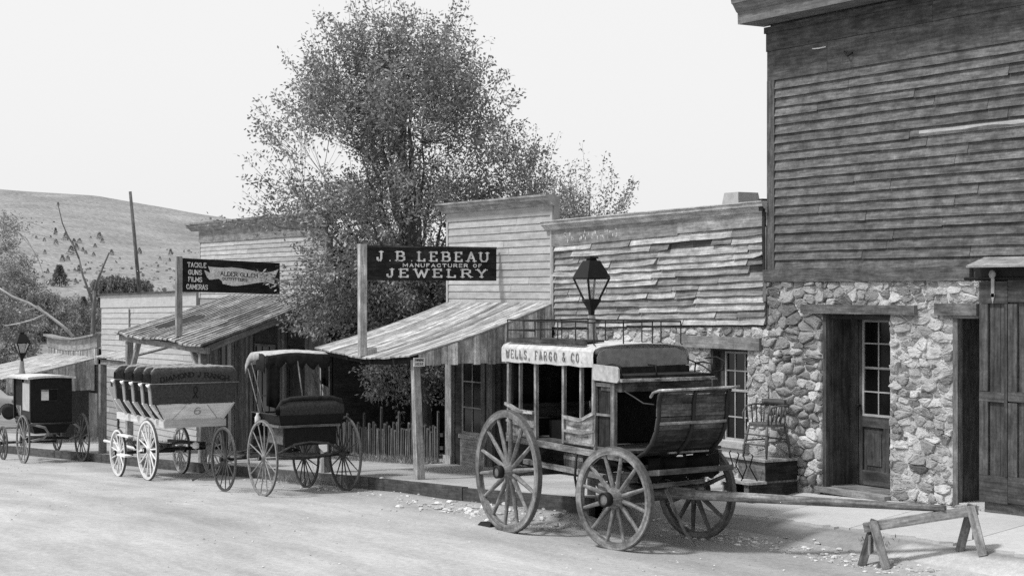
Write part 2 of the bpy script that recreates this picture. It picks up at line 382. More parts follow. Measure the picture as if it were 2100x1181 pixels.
# kerb of weathered planks
M_kerb = mat('kerb_timber', 0.075, 'wood', var=0.3, stain=.3, bump=.5)
b = MB(); x = -17.1
while x > -62:
    L = U(2.8, 3.6); x1 = x-L; dz = U(-.012, .012); ww = U(-.012, .012)
    za, zb = zside(x), zside(x1)
    b.hexa([(x1+.015, 11.44+ww, zb-.32), (x, 11.44-ww, za-.32), (x, 11.53, za-.32), (x1+.015, 11.53, zb-.32), (x1+.015, 11.44+ww, zb+.01+dz), (x, 11.44-ww, za+.01-dz), (x, 11.53, za+.01-dz), (x1+.015, 11.53, zb+.01+dz)], tn())
    x = x1
o = b.build('kerb', M_kerb); o['kind'] = 'structure'
# terrain: falls away down the street, climbs to the bare hill
ridge = tab([(-260, 37), (-170, 31), (-126, 28.2), (-105, 27.0), (-80, 22.5), (-66, 20.3), (-30, 14.5), (10, 7), (60, 2), (160, -2), (300, -4)])
def terr(r, s):
    p = FW*r+RT*s
    base = zside(max(-110, min(5, p.x)))-.45
    if p.y >= 14.9 and p.x > -50: base = zside(p.x)-.04
    h0 = -1.6
    t = ss(95, 150, r); base = base*(1-t)+h0*t
    rr = ridge(s)
    f = max(0, (r-125)/(430-125)); f = min(f, 1.0)
    f = f**1.15 if f < 1 else 1
    if r > 430: rr -= (r-430)*.06
    g = mn.fractal(Vector((r*.012, s*.012, 3)), 1.0, 2.0, 4)*2.2*min(1, f*3)*(1-f*.75) + mn.noise(Vector((s*.05, r*.004, 9)))*2.2*f*(1-f)
    return base+(rr-h0)*f+g
def terr_at(x, y):
    p = Vector((x, y, 0)); return terr(p.dot(FW), p.dot(RT))
rs = frange(2, 60, 1.5)+frange(60, 130, 3)[1:]+frange(130, 640, 5)[1:]
svals = frange(-330, -170, 16)+frange(-170, 20, 2.2)[1:]+frange(20, 330, 12)[1:]
nv = len(svals); v = []; f = []
for r_ in rs:
    for s_ in svals:
        sc = max(.25, min(1, r_/240)); s2 = s_*sc; p = FW*r_+RT*s2; v.append((p.x, p.y, terr(r_, s2)))
f = [(i*nv+j, i*nv+j+1, (i+1)*nv+j+1, (i+1)*nv+j) for i in range(len(rs)-1) for j in range(nv-1)]
me = bpy.data.meshes.new('terrain'); me.from_pydata(v, [], f); at = me.attributes.new('tone', 'FLOAT', 'POINT')
at.data.foreach_set('value', [max(.45, 1+.22*mn.fractal(Vector((q[0]*.02, q[1]*.05, 2)), 1, 2, 4)+.25*mn.noise(Vector((q[0]*.13, q[1]*.13, q[2]*.3)))-.22*max(0, min(1, (4-q[2])/8))) for q in v])
me.polygons.foreach_set('use_smooth', [True]*len(f)); me.materials.append(M_hill)
o = bpy.data.objects.new('terrain', me); COL.objects.link(o); o['kind'] = 'structure'
# rubble strewn in the gutter
def pebbles(name, n, fn, lo, hi, m, label):
    b = MB()
    for _ in range(n):
        x, y = fn(); z = max(gz(x, y), gz(x, y)); r = lo+(hi-lo)*rnd.random()**2.5; t = U(.55, 1.25)
        a = U(0, 6.3); pts = []
        for lv, rr in ((-.3, .8), (.25, 1.0), (.7, .55)):
            pts.append([(x+r*rr*math.cos(a+k*1.257)*U(.75, 1.25), y+r*rr*math.sin(a+k*1.257)*U(.75, 1.25)*.8, z+r*lv*.7) for k in range(5)])
        I = [[b.V(q) for q in l] for l in pts]
        for i in range(2):
            for k in range(5): b.F([I[i][k], I[i][(k+1) % 5], I[i+1][(k+1) % 5], I[i+1][k]], [(0,0)]*4, t)
        b.F(I[2], [(0,0)]*5, t)
    o = b.build(name, m); tag(o, kind='stuff'); return o
def fn1():
    q = rnd.random(); x = -12.0-5.2*rnd.random(); return x, 12.02+rnd.gauss(0, .10)+.03*math.sin(x*3)
def fn2():
    x = -17.0-10*rnd.random()**1.3; return x, 11.2+rnd.gauss(0, .16)-abs(rnd.gauss(0, .12))
def fn3(): return -13-26*rnd.random(), 5+6.5*rnd.random()**.6
def fn4(): return -17.2-3.2*rnd.random(), 11.1+rnd.gauss(0, .22)
def fn5(): return -13.2+rnd.gauss(0, .22), 12.5+rnd.gauss(0, .1)
pebbles('gravel', 400, fn1, .012, .045, M_pebble, '')
pebbles('gravel', 260, fn2, .010, .045, M_pebble, '')
pebbles('gravel', 1100, fn3, .006, .02, M_pebble, '')
pebbles('gravel', 180, fn4, .015, .085, M_pebble, '')
pebbles('gravel', 60, lambda: (-15.6+rnd.gauss(0, .25), 12.0+rnd.gauss(0, .12)), .015, .06, M_pebble, '')

# ================================================================== WALL BUILDERS
M_void = mat('unlit_interior', 0.02, 'plain', var=.2, rough=1, bump=0)  # near-black colour stands in for the shade indoors
def wallslab(b, x0, x1, z0, z1, Y0, Y1, holes=(), tone=1.0):
    X = sorted({x0, x1, *[h[0] for h in holes], *[h[1] for h in holes]}); Z = sorted({z0, z1, *[h[2] for h in holes], *[h[3] for h in holes]})
    X = [x for x in X if x0 <= x <= x1]; Z = [z for z in Z if z0 <= z <= z1]
    def solid(i, j):
        if i < 0 or j < 0 or i >= len(X)-1 or j >= len(Z)-1: return False
        cx, cz = (X[i]+X[i+1])/2, (Z[j]+Z[j+1])/2
        return not any(h[0] < cx < h[1] and h[2] < cz < h[3] for h in holes)
    def q(a): b.F([b.V(p) for p in a], [(p[0]+p[1], p[2]) for p in a], tone)
    for i in range(len(X)-1):
        for j in range(len(Z)-1):
            if not solid(i, j): continue
            a, c, d, e = X[i], X[i+1], Z[j], Z[j+1]
            q([(a, Y0, d), (c, Y0, d), (c, Y0, e), (a, Y0, e)]); q([(a, Y1, d), (a, Y1, e), (c, Y1, e), (c, Y1, d)])
            if not solid(i-1, j): q([(a, Y0, d), (a, Y0, e), (a, Y1, e), (a, Y1, d)])
            if not solid(i+1, j): q([(c, Y0, d), (c, Y1, d), (c, Y1, e), (c, Y0, e)])
            if not solid(i, j-1): q([(a, Y0, d), (a, Y1, d), (c, Y1, d), (c, Y0, d)])
            if not solid(i, j+1): q([(a, Y0, e), (c, Y0, e), (c, Y1, e), (a, Y1, e)])
def siding(b, x0, x1, zb, zt, Y, rows, tone=(.85, 1.15), curl=.0, jit=.003, joint=(1.2, 3.6), out=.026, step=.35, miss=0.0):
    """lapped boards between the height lines zb(x) and zt(x)"""
    for i in range(rows):
        f0, f1 = i/rows, (i+1.13)/rows
        x = x0; first = True
        while x < x1-1e-6:
            L = U(*joint)*(rnd.random()*.7+.3 if first else 1); first = False
            xe = min(x1, x+L)
            if x1-xe < .3: xe = x1
            if miss and xe-x < 1.1 and rnd.random() < miss: x = xe; continue
            n = max(1, int((xe-x)/step)); t = U(*tone); dz = rnd.gauss(0, jit); ou, ov = U(0, 50), U(0, 50)
            ce = [max(0, rnd.gauss(0, curl)), max(0, rnd.gauss(0, curl))] if curl else [0, 0]
            A = []
            for k in range(n+1):
                xx = x+.004+(xe-x-.008)*k/n; e = k/n; cu = ce[0]*max(0, 1-e*2.2)**2+ce[1]*max(0, e*2.2-1.2)**2
                zl = zb(xx)+(zt(xx)-zb(xx))*f0; zh = zb(xx)+(zt(xx)-zb(xx))*f1; w_ = rnd.gauss(0, jit*.5)
                zl += dz+w_+cu*.35
                A.append([b.V((xx, Y-out-cu+w_, zl)), b.V((xx, Y-.003-cu*.2, zh+dz)), b.V((xx, Y-.0015, zl+.012)), b.V((xx, Y-.001, zh+dz))])
            for k in range(n):
                P, Q = A[k], A[k+1]; a = ou+(xe-x)*k/n; c = ou+(xe-x)*(k+1)/n
                b.F([P[0], Q[0], Q[1], P[1]], [(a, ov), (c, ov), (c, ov+.12), (a, ov+.12)], t)
                b.F([P[2], Q[2], Q[0], P[0]], [(a, ov-.02), (c, ov-.02), (c, ov), (a, ov)], t*.8)  # lap underside toned darker: shade put into the colour
            for P in (A[0], A[-1]): b.F([P[0], P[1], P[3], P[2]], [(ou, ov)]*4, t*.9)
            x = xe
def trimrect(b, x0, x1, z0, z1, Y, pr, tone=1.0, g=None): b.box(x0, x1, Y-pr, Y-.001, z0, z1, tone, g)
def vboards(b, axis, c, a0, a1, zb, zt, w=.14, th=.02, tone=(.7, 1.2), gap=.004, out=-1):
    """vertical boards; axis 'x': run along x in plane y=c; axis 'y': run along y in plane x=c"""
    a = a0
    while a < a1-.02:
        ww = min(w*U(.75, 1.3), a1-a); t = U(*tone); o1 = U(0, .006); dz = U(-.012, .012)
        z0_, z1_ = zb(a)+dz, zt(a); z0b, z1b = zb(a+ww)+dz, zt(a+ww)
        if axis == 'x':
            y0, y1 = (c-th-o1, c) if out < 0 else (c, c+th+o1)
            b.hexa([(a+gap/2, y0, z0_), (a+ww-gap/2, y0, z0b), (a+ww-gap/2, y1, z0b), (a+gap/2, y1, z0_), (a+gap/2, y0, z1_), (a+ww-gap/2, y0, z1b), (a+ww-gap/2, y1, z1b), (a+gap/2, y1, z1_)], t, (0, 0, 1))
        else:
            x0, x1 = (c-th-o1, c) if out < 0 else (c, c+th+o1)
            b.hexa([(x0, a+gap/2, z0_), (x1, a+gap/2, z0_), (x1, a+ww-gap/2, z0b), (x0, a+ww-gap/2, z0b), (x0, a+gap/2, z1_), (x1, a+gap/2, z1_), (x1, a+ww-gap/2, z1b), (x0, a+ww-gap/2, z1b)], t, (0, 0, 1))
        a += ww
def clip(poly, nx, nz_, d):
    """keep points with nx*x+nz*z<=d"""
    out = []
    for i in range(len(poly)):
        p, q = poly[i], poly[(i+1) % len(poly)]; a = p[0]*nx+p[1]*nz_-d; c = q[0]*nx+q[1]*nz_-d
        if a <= 0: out.append(p)
        if (a < 0 < c) or (c < 0 < a):
            t = a/(a-c); out.append((p[0]+(q[0]-p[0])*t, p[1]+(q[1]-p[1])*t))
    return out
def stones(b, x0, x1, z0, z1, Y, holes=(), size=(.19, .13), dep=(.02, .06), gap=.012, big=.12, tonef=None, roundf=None, ceil=None):
    sx_, sz_ = size; pts = []
    j = 0; z = z0-sz_
    while z < z1+sz_:
        x = x0-sx_+(j % 2)*sx_*.5; rowh = sz_*U(.75, 1.3)
        while x < x1+sx_:
            pts.append((x+U(-.3, .3)*sx_, z+U(-.3, .3)*sz_)); x += sx_*U(.6, 1.5)
        z += rowh; j += 1
    pts = [p for p in pts if rnd.random() > big]
    A = np.array(pts); asp = sx_/sz_
    for i, (px, pz) in enumerate(pts):
        if not (x0-.1 < px < x1+.1 and z0-.1 < pz < z1+.1): continue
        d = (A[:, 0]-px)**2+((A[:, 1]-pz)*asp)**2; nb = np.argsort(d)[1:16]
        poly = [(px-sx_*2, pz-sz_*2), (px+sx_*2, pz-sz_*2), (px+sx_*2, pz+sz_*2), (px-sx_*2, pz+sz_*2)]
        for k in nb:
            qx, qz = pts[k]; nx, nz_ = (qx-px), (qz-pz)*asp*asp; dd = nx*(px+qx)/2+nz_*(pz+qz)/2
            poly = clip(poly, nx, nz_, dd)
            if len(poly) < 3: break
        for (nx, nz_, dd) in ((1, 0, x1), (-1, 0, -x0), (0, 1, z1 if ceil is None else min(z1, ceil(px))), (0, -1, -z0)): poly = clip(poly, nx, nz_, dd) if len(poly) > 2 else poly
        bad = False
        for h in holes:
            if len(poly) < 3: break
            cx = sum(p[0] for p in poly)/len(poly); cz = sum(p[1] for p in poly)/len(poly)
            opt = [(h[0]-cx, (1, 0, h[0])), (cx-h[1], (-1, 0, -h[1])), (h[2]-cz, (0, 1, h[2])), (cz-h[3], (0, -1, -h[3]))]
            m_ = max(opt, key=lambda q: q[0])
            if m_[0] <= 0: bad = True; break
            if min(p[0] for p in poly) < h[1] and max(p[0] for p in poly) > h[0] and min(p[1] for p in poly) < h[3] and max(p[1] for p in poly) > h[2]:
                poly = clip(poly, *m_[1])
        if bad or len(poly) < 3: continue
        cx = sum(p[0] for p in poly)/len(poly); cz = sum(p[1] for p in poly)/len(poly)
        rf = roundf(cx, cz) if roundf else 0.3
        # subdivide long edges, chaikin, shrink
        for _ in range(2):
            q = []
            for k in range(len(poly)):
                a, c = poly[k], poly[(k+1) % len(poly)]; f = .18+.1*rf
                q += [(a[0]*(1-f)+c[0]*f, a[1]*(1-f)+c[1]*f), (a[0]*f+c[0]*(1-f), a[1]*f+c[1]*(1-f))]
            poly = q
        area = 0
        for k in range(len(poly)):
            a, c = poly[k], poly[(k+1) % len(poly)]; area += a[0]*c[1]-c[0]*a[1]
        if abs(area)/2 < sx_*sz_*.06: continue
        rr = math.sqrt(abs(area)/2/3.14); sh = max(.5, 1-gap*(1+rf)/rr)
        t = min(1.75, (tonef(cx, cz) if tonef else 1)*math.exp(rnd.gauss(0, .34))); dp = U(*dep)*(1+.6*rf); tx, tz = rnd.gauss(0, .14), rnd.gauss(0, .16)-.05
        jn = [1+rnd.gauss(0, .05) for _ in poly]
        def P(fr, dy, jam=0):
            o_ = []
            for k, p in enumerate(poly):
                xx = cx+(p[0]-cx)*sh*fr*jn[k]; zz = cz+(p[1]-cz)*sh*fr*jn[k]
                o_.append(b.V((xx, Y-dy-(tx*(xx-cx)+tz*(zz-cz))*(1 if dy > .012 else 0)-(rnd.gauss(0, .003) if dy > .01 else 0), zz)))
            return o_
        prof = [(1.0, -.03), (.98, dp*.45), (.9, dp*.8), (.62, dp*U(.95, 1.1)), (.25, dp*U(1, 1.15))] if rf > .4 else [(1.0, -.03), (1.0, dp*.6), (.88, dp*.95), (.5, dp*U(.9, 1.15))]
        Rg = [P(*q) for q in prof]; n = len(poly); sm = rf > .4
        for a in range(len(Rg)-1):
            for k in range(n):
                k2 = (k+1) % n; b.F([Rg[a][k], Rg[a][k2], Rg[a+1][k2], Rg[a+1][k]], [(0, 0)]*4, t, sm)
        b.F(Rg[-1], [(0, 0)]*n, t, sm)
def window(parent, x0, x1, z0, z1, Y, cols, hz, m, fw=.035, mw=.016, name='window', tone=1.0, mid=None, dep=.03, pane=None):
    b = MB(); Yb = Y+dep
    b.box(x0, x0+fw, Y, Yb, z0, z1, tone, (0,0,1)); b.box(x1-fw, x1, Y, Yb, z0, z1, tone, (0,0,1))
    b.box(x0+fw, x1-fw, Y+.001, Yb, z0, z0+fw, tone); b.box(x0+fw, x1-fw, Y+.001, Yb, z1-fw, z1, tone)
    if mid: b.box(x0+fw, x1-fw, Y-.006, Yb, mid-fw*.5, mid+fw*.5, tone)
    for z in hz: b.box(x0+fw, x1-fw, Y+.004, Y+.016, z-mw/2, z+mw/2, tone)
    for i in range(1, cols):
        xx = x0+(x1-x0)*i/cols; b.box(xx-mw/2, xx+mw/2, Y+.005, Y+.017, z0+fw, z1-fw, tone, (0,0,1))
    o = b.build(name, m, parent)
    g = MB(); g.box(x0+fw*.5, x1-fw*.5, Y+.018, Y+.023, z0+fw*.5, z1-fw*.5); g.build('pane', GLASS, o)
    return o
def cornice(b, x0, x1, zf, Y, prof, tone=1.0, y_in=0.02):
    """prof: list of (outward, up) closed below by the wall; swept along x with heights from zf(x); a return on both ends"""
    n = max(1, int((x1-x0)/.7)); ou = U(0, 40)
    sec = [(-y_in, prof[0][1])]+list(prof)+[(-y_in, prof[-1][1])]
    rings = []
    X = [x0+(x1-x0)*k/n for k in range(n+1)]
    for x in X: rings.append([b.V((x, Y-p[0], zf(x)+p[1])) for p in sec])
    for k in range(n):
        for j in range(len(sec)-1):
            l = sum(math.dist(sec[q], sec[q+1]) for q in range(j)); l2 = l+math.dist(sec[j], sec[j+1])
            b.F([rings[k][j], rings[k+1][j], rings[k+1][j+1], rings[k][j+1]], [(X[k]+ou, l), (X[k+1]+ou, l), (X[k+1]+ou, l2), (X[k]+ou, l2)], tone*(1 if j % 2 else .95))
    b.F(rings[0][::-1], [(0, 0)]*len(sec), tone); b.F(rings[-1], [(0, 0)]*len(sec), tone)
def boardroof(b, x0, x1, pf, n, th=.025, tone=(.85, 1.15), seg=8, gap=.006, batten=0, btone=1.0, over=0.0):
    """boards running up the slope; pf(x, s) -> point, s 0 at the eave, 1 at the wall"""
    for i in range(n):
        a, c = x0+(x1-x0)*i/n+gap/2, x0+(x1-x0)*(i+1)/n-gap/2; t = U(*tone); lift = U(0, .008); e0 = -over*U(.3, 1)
        rows = [[pf(a, e0+(1-e0)*k/seg)+Vector((0, 0, lift)) for k in range(seg+1)], [pf(c, e0+(1-e0)*k/seg)+Vector((0, 0, lift)) for k in range(seg+1)]]
        b.sheet(rows, (0, 0, -th), t, smooth=False)
        if batten:
            rows = [[pf(c-batten/2+gap/2, e0+(1-e0)*k/seg)+Vector((0, 0, .03)) for k in range(seg+1)], [pf(c+batten/2+gap/2, e0+(1-e0)*k/seg)+Vector((0, 0, .03)) for k in range(seg+1)]]
            b.sheet(rows, (0, 0, -.022), t*btone, smooth=False)
# ================================================================== STONE AND CLAPBOARD BUILDING (right)
M_bclap = mat('dark_weathered_clapboard', 0.112, 'wood', var=.36, stain=.34, bump=.6, gs=(3, 30))
M_bstone = mat('field_stone', 0.32, 'stone', var=.20, bump=.8)
M_mortar = mat('lime_mortar', 0.50, 'stone', var=.18, bump=.9)
M_dwood = mat('dark_door_timber', 0.062, 'wood', var=.4, stain=.35, bump=.4, gs=(1.2, 24))
M_pale = mat('pale_window_paint', 0.36, 'wood', var=.2, stain=.15, bump=.2)
M_iron = mat('dark_iron', 0.011, 'plain', var=.2, rough=.6, bump=.1, spec=.2)
Yf = 14.0
xl = WY(1579, 500).x; xr = -8.6; xr2 = -8.6
bld = thing('stone_building', (xl, 14, zside(xl)), 'tall two-storey building at the right with dark clapboards above a rubble stone ground floor', 'building')
zbeam0, zbeam1 = WY(1600, 578).z, WY(1600, 553).z
zsid1 = WY(1592, 165.4).z; zfr = WY(1581, 107.3).z; zsof = WY(1578, 54.8).z
zg_r = 0.0
# openings
d0, d1 = WY(1690, 800).x, WY(1827, 800).x; dz0, dz1 = WY(1700, 998).z, WY(1700, 643).z
e0, e1 = WY(1957, 800).x, WY(2022, 800).x; ez1 = WY(1960, 652).z; ez0 = WY(2000, 1035).z
H = [(d0, d1, dz0-.02, dz1), (e0, e1, ez0, ez1)]
b = MB(); wallslab(b, xl, xr, -.2, zbeam0, Yf-.008, Yf+.46, H, 1.0); wl = b.build('wall', M_mortar, bld)
b = MB()
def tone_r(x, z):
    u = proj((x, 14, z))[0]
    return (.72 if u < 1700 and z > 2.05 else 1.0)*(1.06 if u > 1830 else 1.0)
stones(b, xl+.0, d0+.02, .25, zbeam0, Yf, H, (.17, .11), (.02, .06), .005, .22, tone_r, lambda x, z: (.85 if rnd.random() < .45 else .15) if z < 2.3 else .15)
stones(b, xl, WY(2013, 800).x, .25, zbeam0, Yf, H, (.085, .05), (.001, .016), .003, .25, lambda x, z: 1.15, lambda x, z: .1)
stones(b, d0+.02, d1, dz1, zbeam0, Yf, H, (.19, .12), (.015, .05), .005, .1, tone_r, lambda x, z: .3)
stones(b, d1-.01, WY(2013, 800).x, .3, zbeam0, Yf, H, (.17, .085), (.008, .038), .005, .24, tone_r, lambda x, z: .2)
b.build('stonework', M_bstone, bld)
P1('wall_body', M_bclap, bld, lambda b: (wallslab(b, xl+.01, xr, zbeam0, zsof+.5, Yf, Yf+.2), b.box(xl+.01, xl+.2, Yf+.2, 24, -.3, zsof+.4), b.box(xr-.2, xr, Yf+.47, 24, -.3, zsof+.4), b.box(xl+.21, xr-.21, 23.8, 24, -.3, zsof+.4)))
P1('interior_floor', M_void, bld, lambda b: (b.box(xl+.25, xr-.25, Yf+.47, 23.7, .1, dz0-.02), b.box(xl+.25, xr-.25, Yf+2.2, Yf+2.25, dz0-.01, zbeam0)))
b = MB()
rows = 21
siding(b, WY(1592, 300).x, xr, lambda x: zbeam1, lambda x: zsid1, Yf, rows, tone=(.80, 1.22), jit=.004, joint=(1.6, 5.5), out=.036)
b.build('siding', M_bclap, bld)
wb0 = WY(1888, 270)
b = MB(); hrow = (zsid1-zbeam1)/rows; rr_ = round((WY(1888, 276).z-zbeam1)/hrow)
b.hexa([(wb0.x, Yf-.032, zbeam1+rr_*hrow+.004), (xr, Yf-.032, zbeam1+rr_*hrow+.004), (xr, Yf-.002, zbeam1+rr_*hrow+.004), (wb0.x, Yf-.002, zbeam1+rr_*hrow+.004), (wb0.x, Yf-.024, zbeam1+(rr_+.62)*hrow), (xr, Yf-.024, zbeam1+(rr_+.68)*hrow), (xr, Yf-.002, zbeam1+(rr_+.68)*hrow), (wb0.x, Yf-.002, zbeam1+(rr_+.62)*hrow)], 1.0)
o = b.build('siding_board', mat('new_pine_board', .36, 'wood', var=.15, stain=.15), bld); o['label'] = 'pale replacement board among the dark clapboards'
P1('corner_board', M_bclap, bld, lambda b: b.box(xl-.02, WY(1592, 300).x-.002, Yf-.034, Yf+.02, zbeam1+.002, zsid1, .75, (0,0,1)))
P1('beam', M_bclap, bld, lambda b: b.box(WY(1573.5, 578).x, WY(1996, 578).x, Yf-.06, Yf-.001, zbeam0, zbeam1, .8))
# frieze of two wide boards under the cornice, joints staggered
def fr(b):
    xa = WY(1700, 100).x; xc = WY(1918, 40).x
    b.box(xl-.02, xa-.003, Yf-.030, Yf-.001, zsid1+.001, zfr, .66); b.box(xa, xr, Yf-.028, Yf-.001, zsid1+.001, zfr, .74)
    b.box(xl-.03, xc-.003, Yf-.040, Yf-.001, zfr+.003, zsof-.02, .58); b.box(xc, xr, Yf-.038, Yf-.001, zfr+.003, zsof-.02, .68)
    b.box(xl-.03, xr, Yf-.075, Yf-.001, zsof-.1, zsof-.021, .6)
P1('frieze', M_bclap, bld, fr)
def co(b):
    cornice(b, WY(1514, 40).x+.55, xr, lambda x: zsof, Yf, [(.36, 0), (.40, 0), (.405, .13), (.43, .145), (.50, .25), (.52, .27), (.52, .33)], 1.15)
xcl = xl-.14
P1('cornice', mat('cornice_timber', .15, 'wood', var=.3, stain=.2, bump=.5), bld, lambda b: (cornice(b, xcl, xr, lambda x: zsof+.01, Yf, [(.38, 0), (.405, .0), (.41, .14), (.43, .15), (.49, .24), (.51, .25), (.52, .31)], 1.0), b.box(xcl, xr, Yf-.5, 24.2, zsof+.325, zsof+.39, .8)))
# recessed glazed door
zt_ = dz1
yd = Yf+.43
def lint(b, u0, u1, v0, v1, t=1.0, pr=.035): b.box(WY(u0, v0).x, WY(u1, v0).x, Yf-pr, Yf+.05, WY(u0, v1).z, WY(u0, v0).z, t)
P1('lintel', M_bclap, bld, lambda b: lint(b, 1652, 1886, 624, 642, .95, .085))
P1('lintel', M_bclap, bld, lambda b: (lint(b, 1925, 2012, 622, 646, 1.1, .075), lint(b, 1940, 2012, 646.5, 652, 1.6, .05)))
def fr2(b):
    b.box(d0, d0+.055, Yf-.02, Yf+.10, dz0, dz1-.002, 1.25, (0,0,1)); b.box(d0, d0+.03, Yf+.10, yd, dz0, dz1-.002, .85, (0,0,1))
    b.box(d1-.035, d1, Yf+.02, yd+.03, dz0, dz1-.002, .7, (0,0,1)); b.box(d0+.03, d1-.035, Yf+.02, yd, dz1-.06, dz1-.002, .5)
    b.box(d0+.03, d0+.16, yd-.03, yd+.04, dz0, dz1-.06, 1.0, (0,0,1))
P1('door_frame', M_dwood, bld, fr2)
P1('threshold', mat('worn_threshold', .22, 'wood', var=.3), bld, lambda b: (b.box(d0-.02, d1+.02, Yf-.12, Yf+.04, dz0-.06, dz0-.001, 1.0), b.box(d0+.05, d1-.03, Yf+.05, yd-.03, dz0-.05, dz0+.012, .75)))
dx0, dx1 = d0+.17, d1-.045
dwin0 = WY(1757, 700); 
gz0 = HC+(597-850)*20.95/3500; gz1 = HC+(597-655)*20.95/3500; gzm = HC+(597-752)*20.95/3500
gx0 = dx0+.06; gx1 = gx0+(dx1-gx0)*1.0-.05
def door(b):
    b.box(dx0, gx0, yd-.02, yd+.03, dz0+.02, dz1-.07, 1.0, (0,0,1)); b.box(gx1, dx1, yd-.02, yd+.03, dz0+.02, dz1-.07, .9, (0,0,1))
    b.box(gx0, gx1, yd-.019, yd+.03, gz1, dz1-.07, 1.0); b.box(gx0, gx1, yd-.019, yd+.03, gz0-.13, gz0-.002, 1.1)
    b.box(gx0, gx1, yd-.018, yd+.03, dz0+.02, dz0+.2, 1.1)
    b.box(gx0, gx1, yd+.004, yd+.02, dz0+.2, gz0-.13, .9, (0,0,1)); mx = (gx0+gx1)/2; b.box(mx-.05, mx+.05, yd-.017, yd+.003, dz0+.2, gz0-.13, 1.0, (0,0,1))
    b.box(gx0+.06, mx-.10, yd-.006, yd+.003, dz0+.26, gz0-.2, 1.1, (0,0,1)); b.box(mx+.10, gx1-.06, yd-.006, yd+.003, dz0+.26, gz0-.2, 1.1, (0,0,1))
dr = P1('door', M_dwood, bld, door)
window(dr, gx0, gx1, gz0, gz1, yd-.022, 3, [(gz0+gzm)/2+.005, (gz1+gzm)/2+.005], M_pale, .028, .016, mid=gzm)
P1('door_knob', M_iron, dr, lambda b: b.lathe([(.01, 0), (.012, .03), (.028, .045), (.02, .065)], (dx0+.03, yd-.02, dz0+.98), (0,-1,0), 10))
b = MB(); p0 = (WY(1813, 650).x, yd-.06, dz1-.06); p1 = (WY(1822, 770).x, yd-.03, HC+(597-775)*20.9/3500)
b.bar(p0, p1, .045, .02, .8); b.build('leaning_board', M_bclap, bld)
# second opening: bare doorway, its inner shade a near-black sheet
P1('door_frame', M_bclap, bld, lambda b: (b.box(e0, e0+.075, Yf-.025, Yf+.05, ez0-.12, ez1-.002, 1.2, (0,0,1)), b.box(e0, e0+.04, Yf+.05, Yf+.45, ez0-.1, ez1-.002, .6, (0,0,1))))
P1('doorway_dark_sheet', M_void, bld, lambda b: b.box(e0+.05, e1-.01, Yf+.40, Yf+.44, ez0-.05, ez1-.01))
# sliding barn doors on a rail, and the little canopy above
ys_ = Yf-.12; sx0 = WY(2011, 800, ys_).x; sx1 = -8.7; syz1 = WY(2011, 566).z-.06; sz0 = WY(2016, 1026, ys_).z
xmid = WY(2070, 800, ys_).x
for (a, c, nm) in ((sx0, xmid-.0, 0), (xmid+.0, xmid+1.25, 1), (xmid+1.26, xmid+2.4, 2)):
    def sd_(b):
        dz = .0 if nm == 0 else .015
        vboards(b, 'x', ys_+.03, a, c-.004, lambda q: sz0+dz, lambda q: syz1, .15, .02, (.85, 1.15))
        hh = (syz1-sz0)
        for (f0, f1, t) in ((0, .12, .95), (.455, .50, 1.25), (.90, 1.0, .9)): b.box(a, c-.006, ys_-.022, ys_+.003, sz0+dz+hh*f0, sz0+dz+hh*f1-.002, t)
        b.box(a, a+.12, ys_-.020, ys_+.002, sz0+dz+hh*.12, sz0+hh*.455, 1.3, (0,0,1)); b.box(a, a+.12, ys_-.020, ys_+.002, sz0+hh*.502, sz0+hh*.898, 1.2, (0,0,1))
        b.box(c-.05, c-.006, ys_-.026, ys_+.001, sz0+dz+hh*.122, sz0+hh*.898, .75, (0,0,1))
    sdoor = P1('sliding_door', M_dwood, bld, sd_)
    b = MB(); hx = WY(2040, 590, ys_).x if nm == 0 else c-.25; b.box(hx-.022, hx+.022, ys_-.034, ys_-.024, syz1-.17, syz1+.06, 1, (0,0,1)); b.prism([(hx-.03, ys_-.034, syz1-.13), (hx+.03, ys_-.034, syz1-.13), (hx, ys_-.034, syz1-.24)], (0, .01, 0)); b.lathe([(.001, 0), (.045, .005), (.045, .02), (.001, .025)], (hx, ys_-.05, syz1+.075), (0, 1, 0), 14); b.build('hanger', mat('galvanised', .3, 'plain', var=.2, rough=.5), sdoor)
P1('door_rail', M_iron, bld, lambda b: (b.tube([(sx0-.22, ys_-.01, syz1+.03), (sx1, ys_-.01, syz1+.03)], .017, 8), b.box(sx0-.10, sx1, ys_+.02, Yf-.002, syz1+.005, syz1+.15, 1.3)))
WX0 = WY(1981, 548, Yf-.30).x; cz2_ = WY(1981, 549, Yf-.30).z
P1('canopy', mat('pale_canopy_board', .26, 'wood', var=.25), bld, lambda b: b.hexa([(WX0, Yf-.30, cz2_), (sx1, Yf-.30, cz2_), (sx1, Yf-.002, cz2_+.10), (sx0-.04, Yf-.002, cz2_+.10), (WX0, Yf-.30, cz2_+.022), (sx1, Yf-.30, cz2_+.022), (sx1, Yf-.002, cz2_+.122), (sx0-.04, Yf-.002, cz2_+.122)], 1.0))
P1('base_plank', M_bclap, bld, lambda b: b.box(sx0+.02, sx1, ys_+.04, Yf-.003, sz0-.22, sz0+.02, .9))

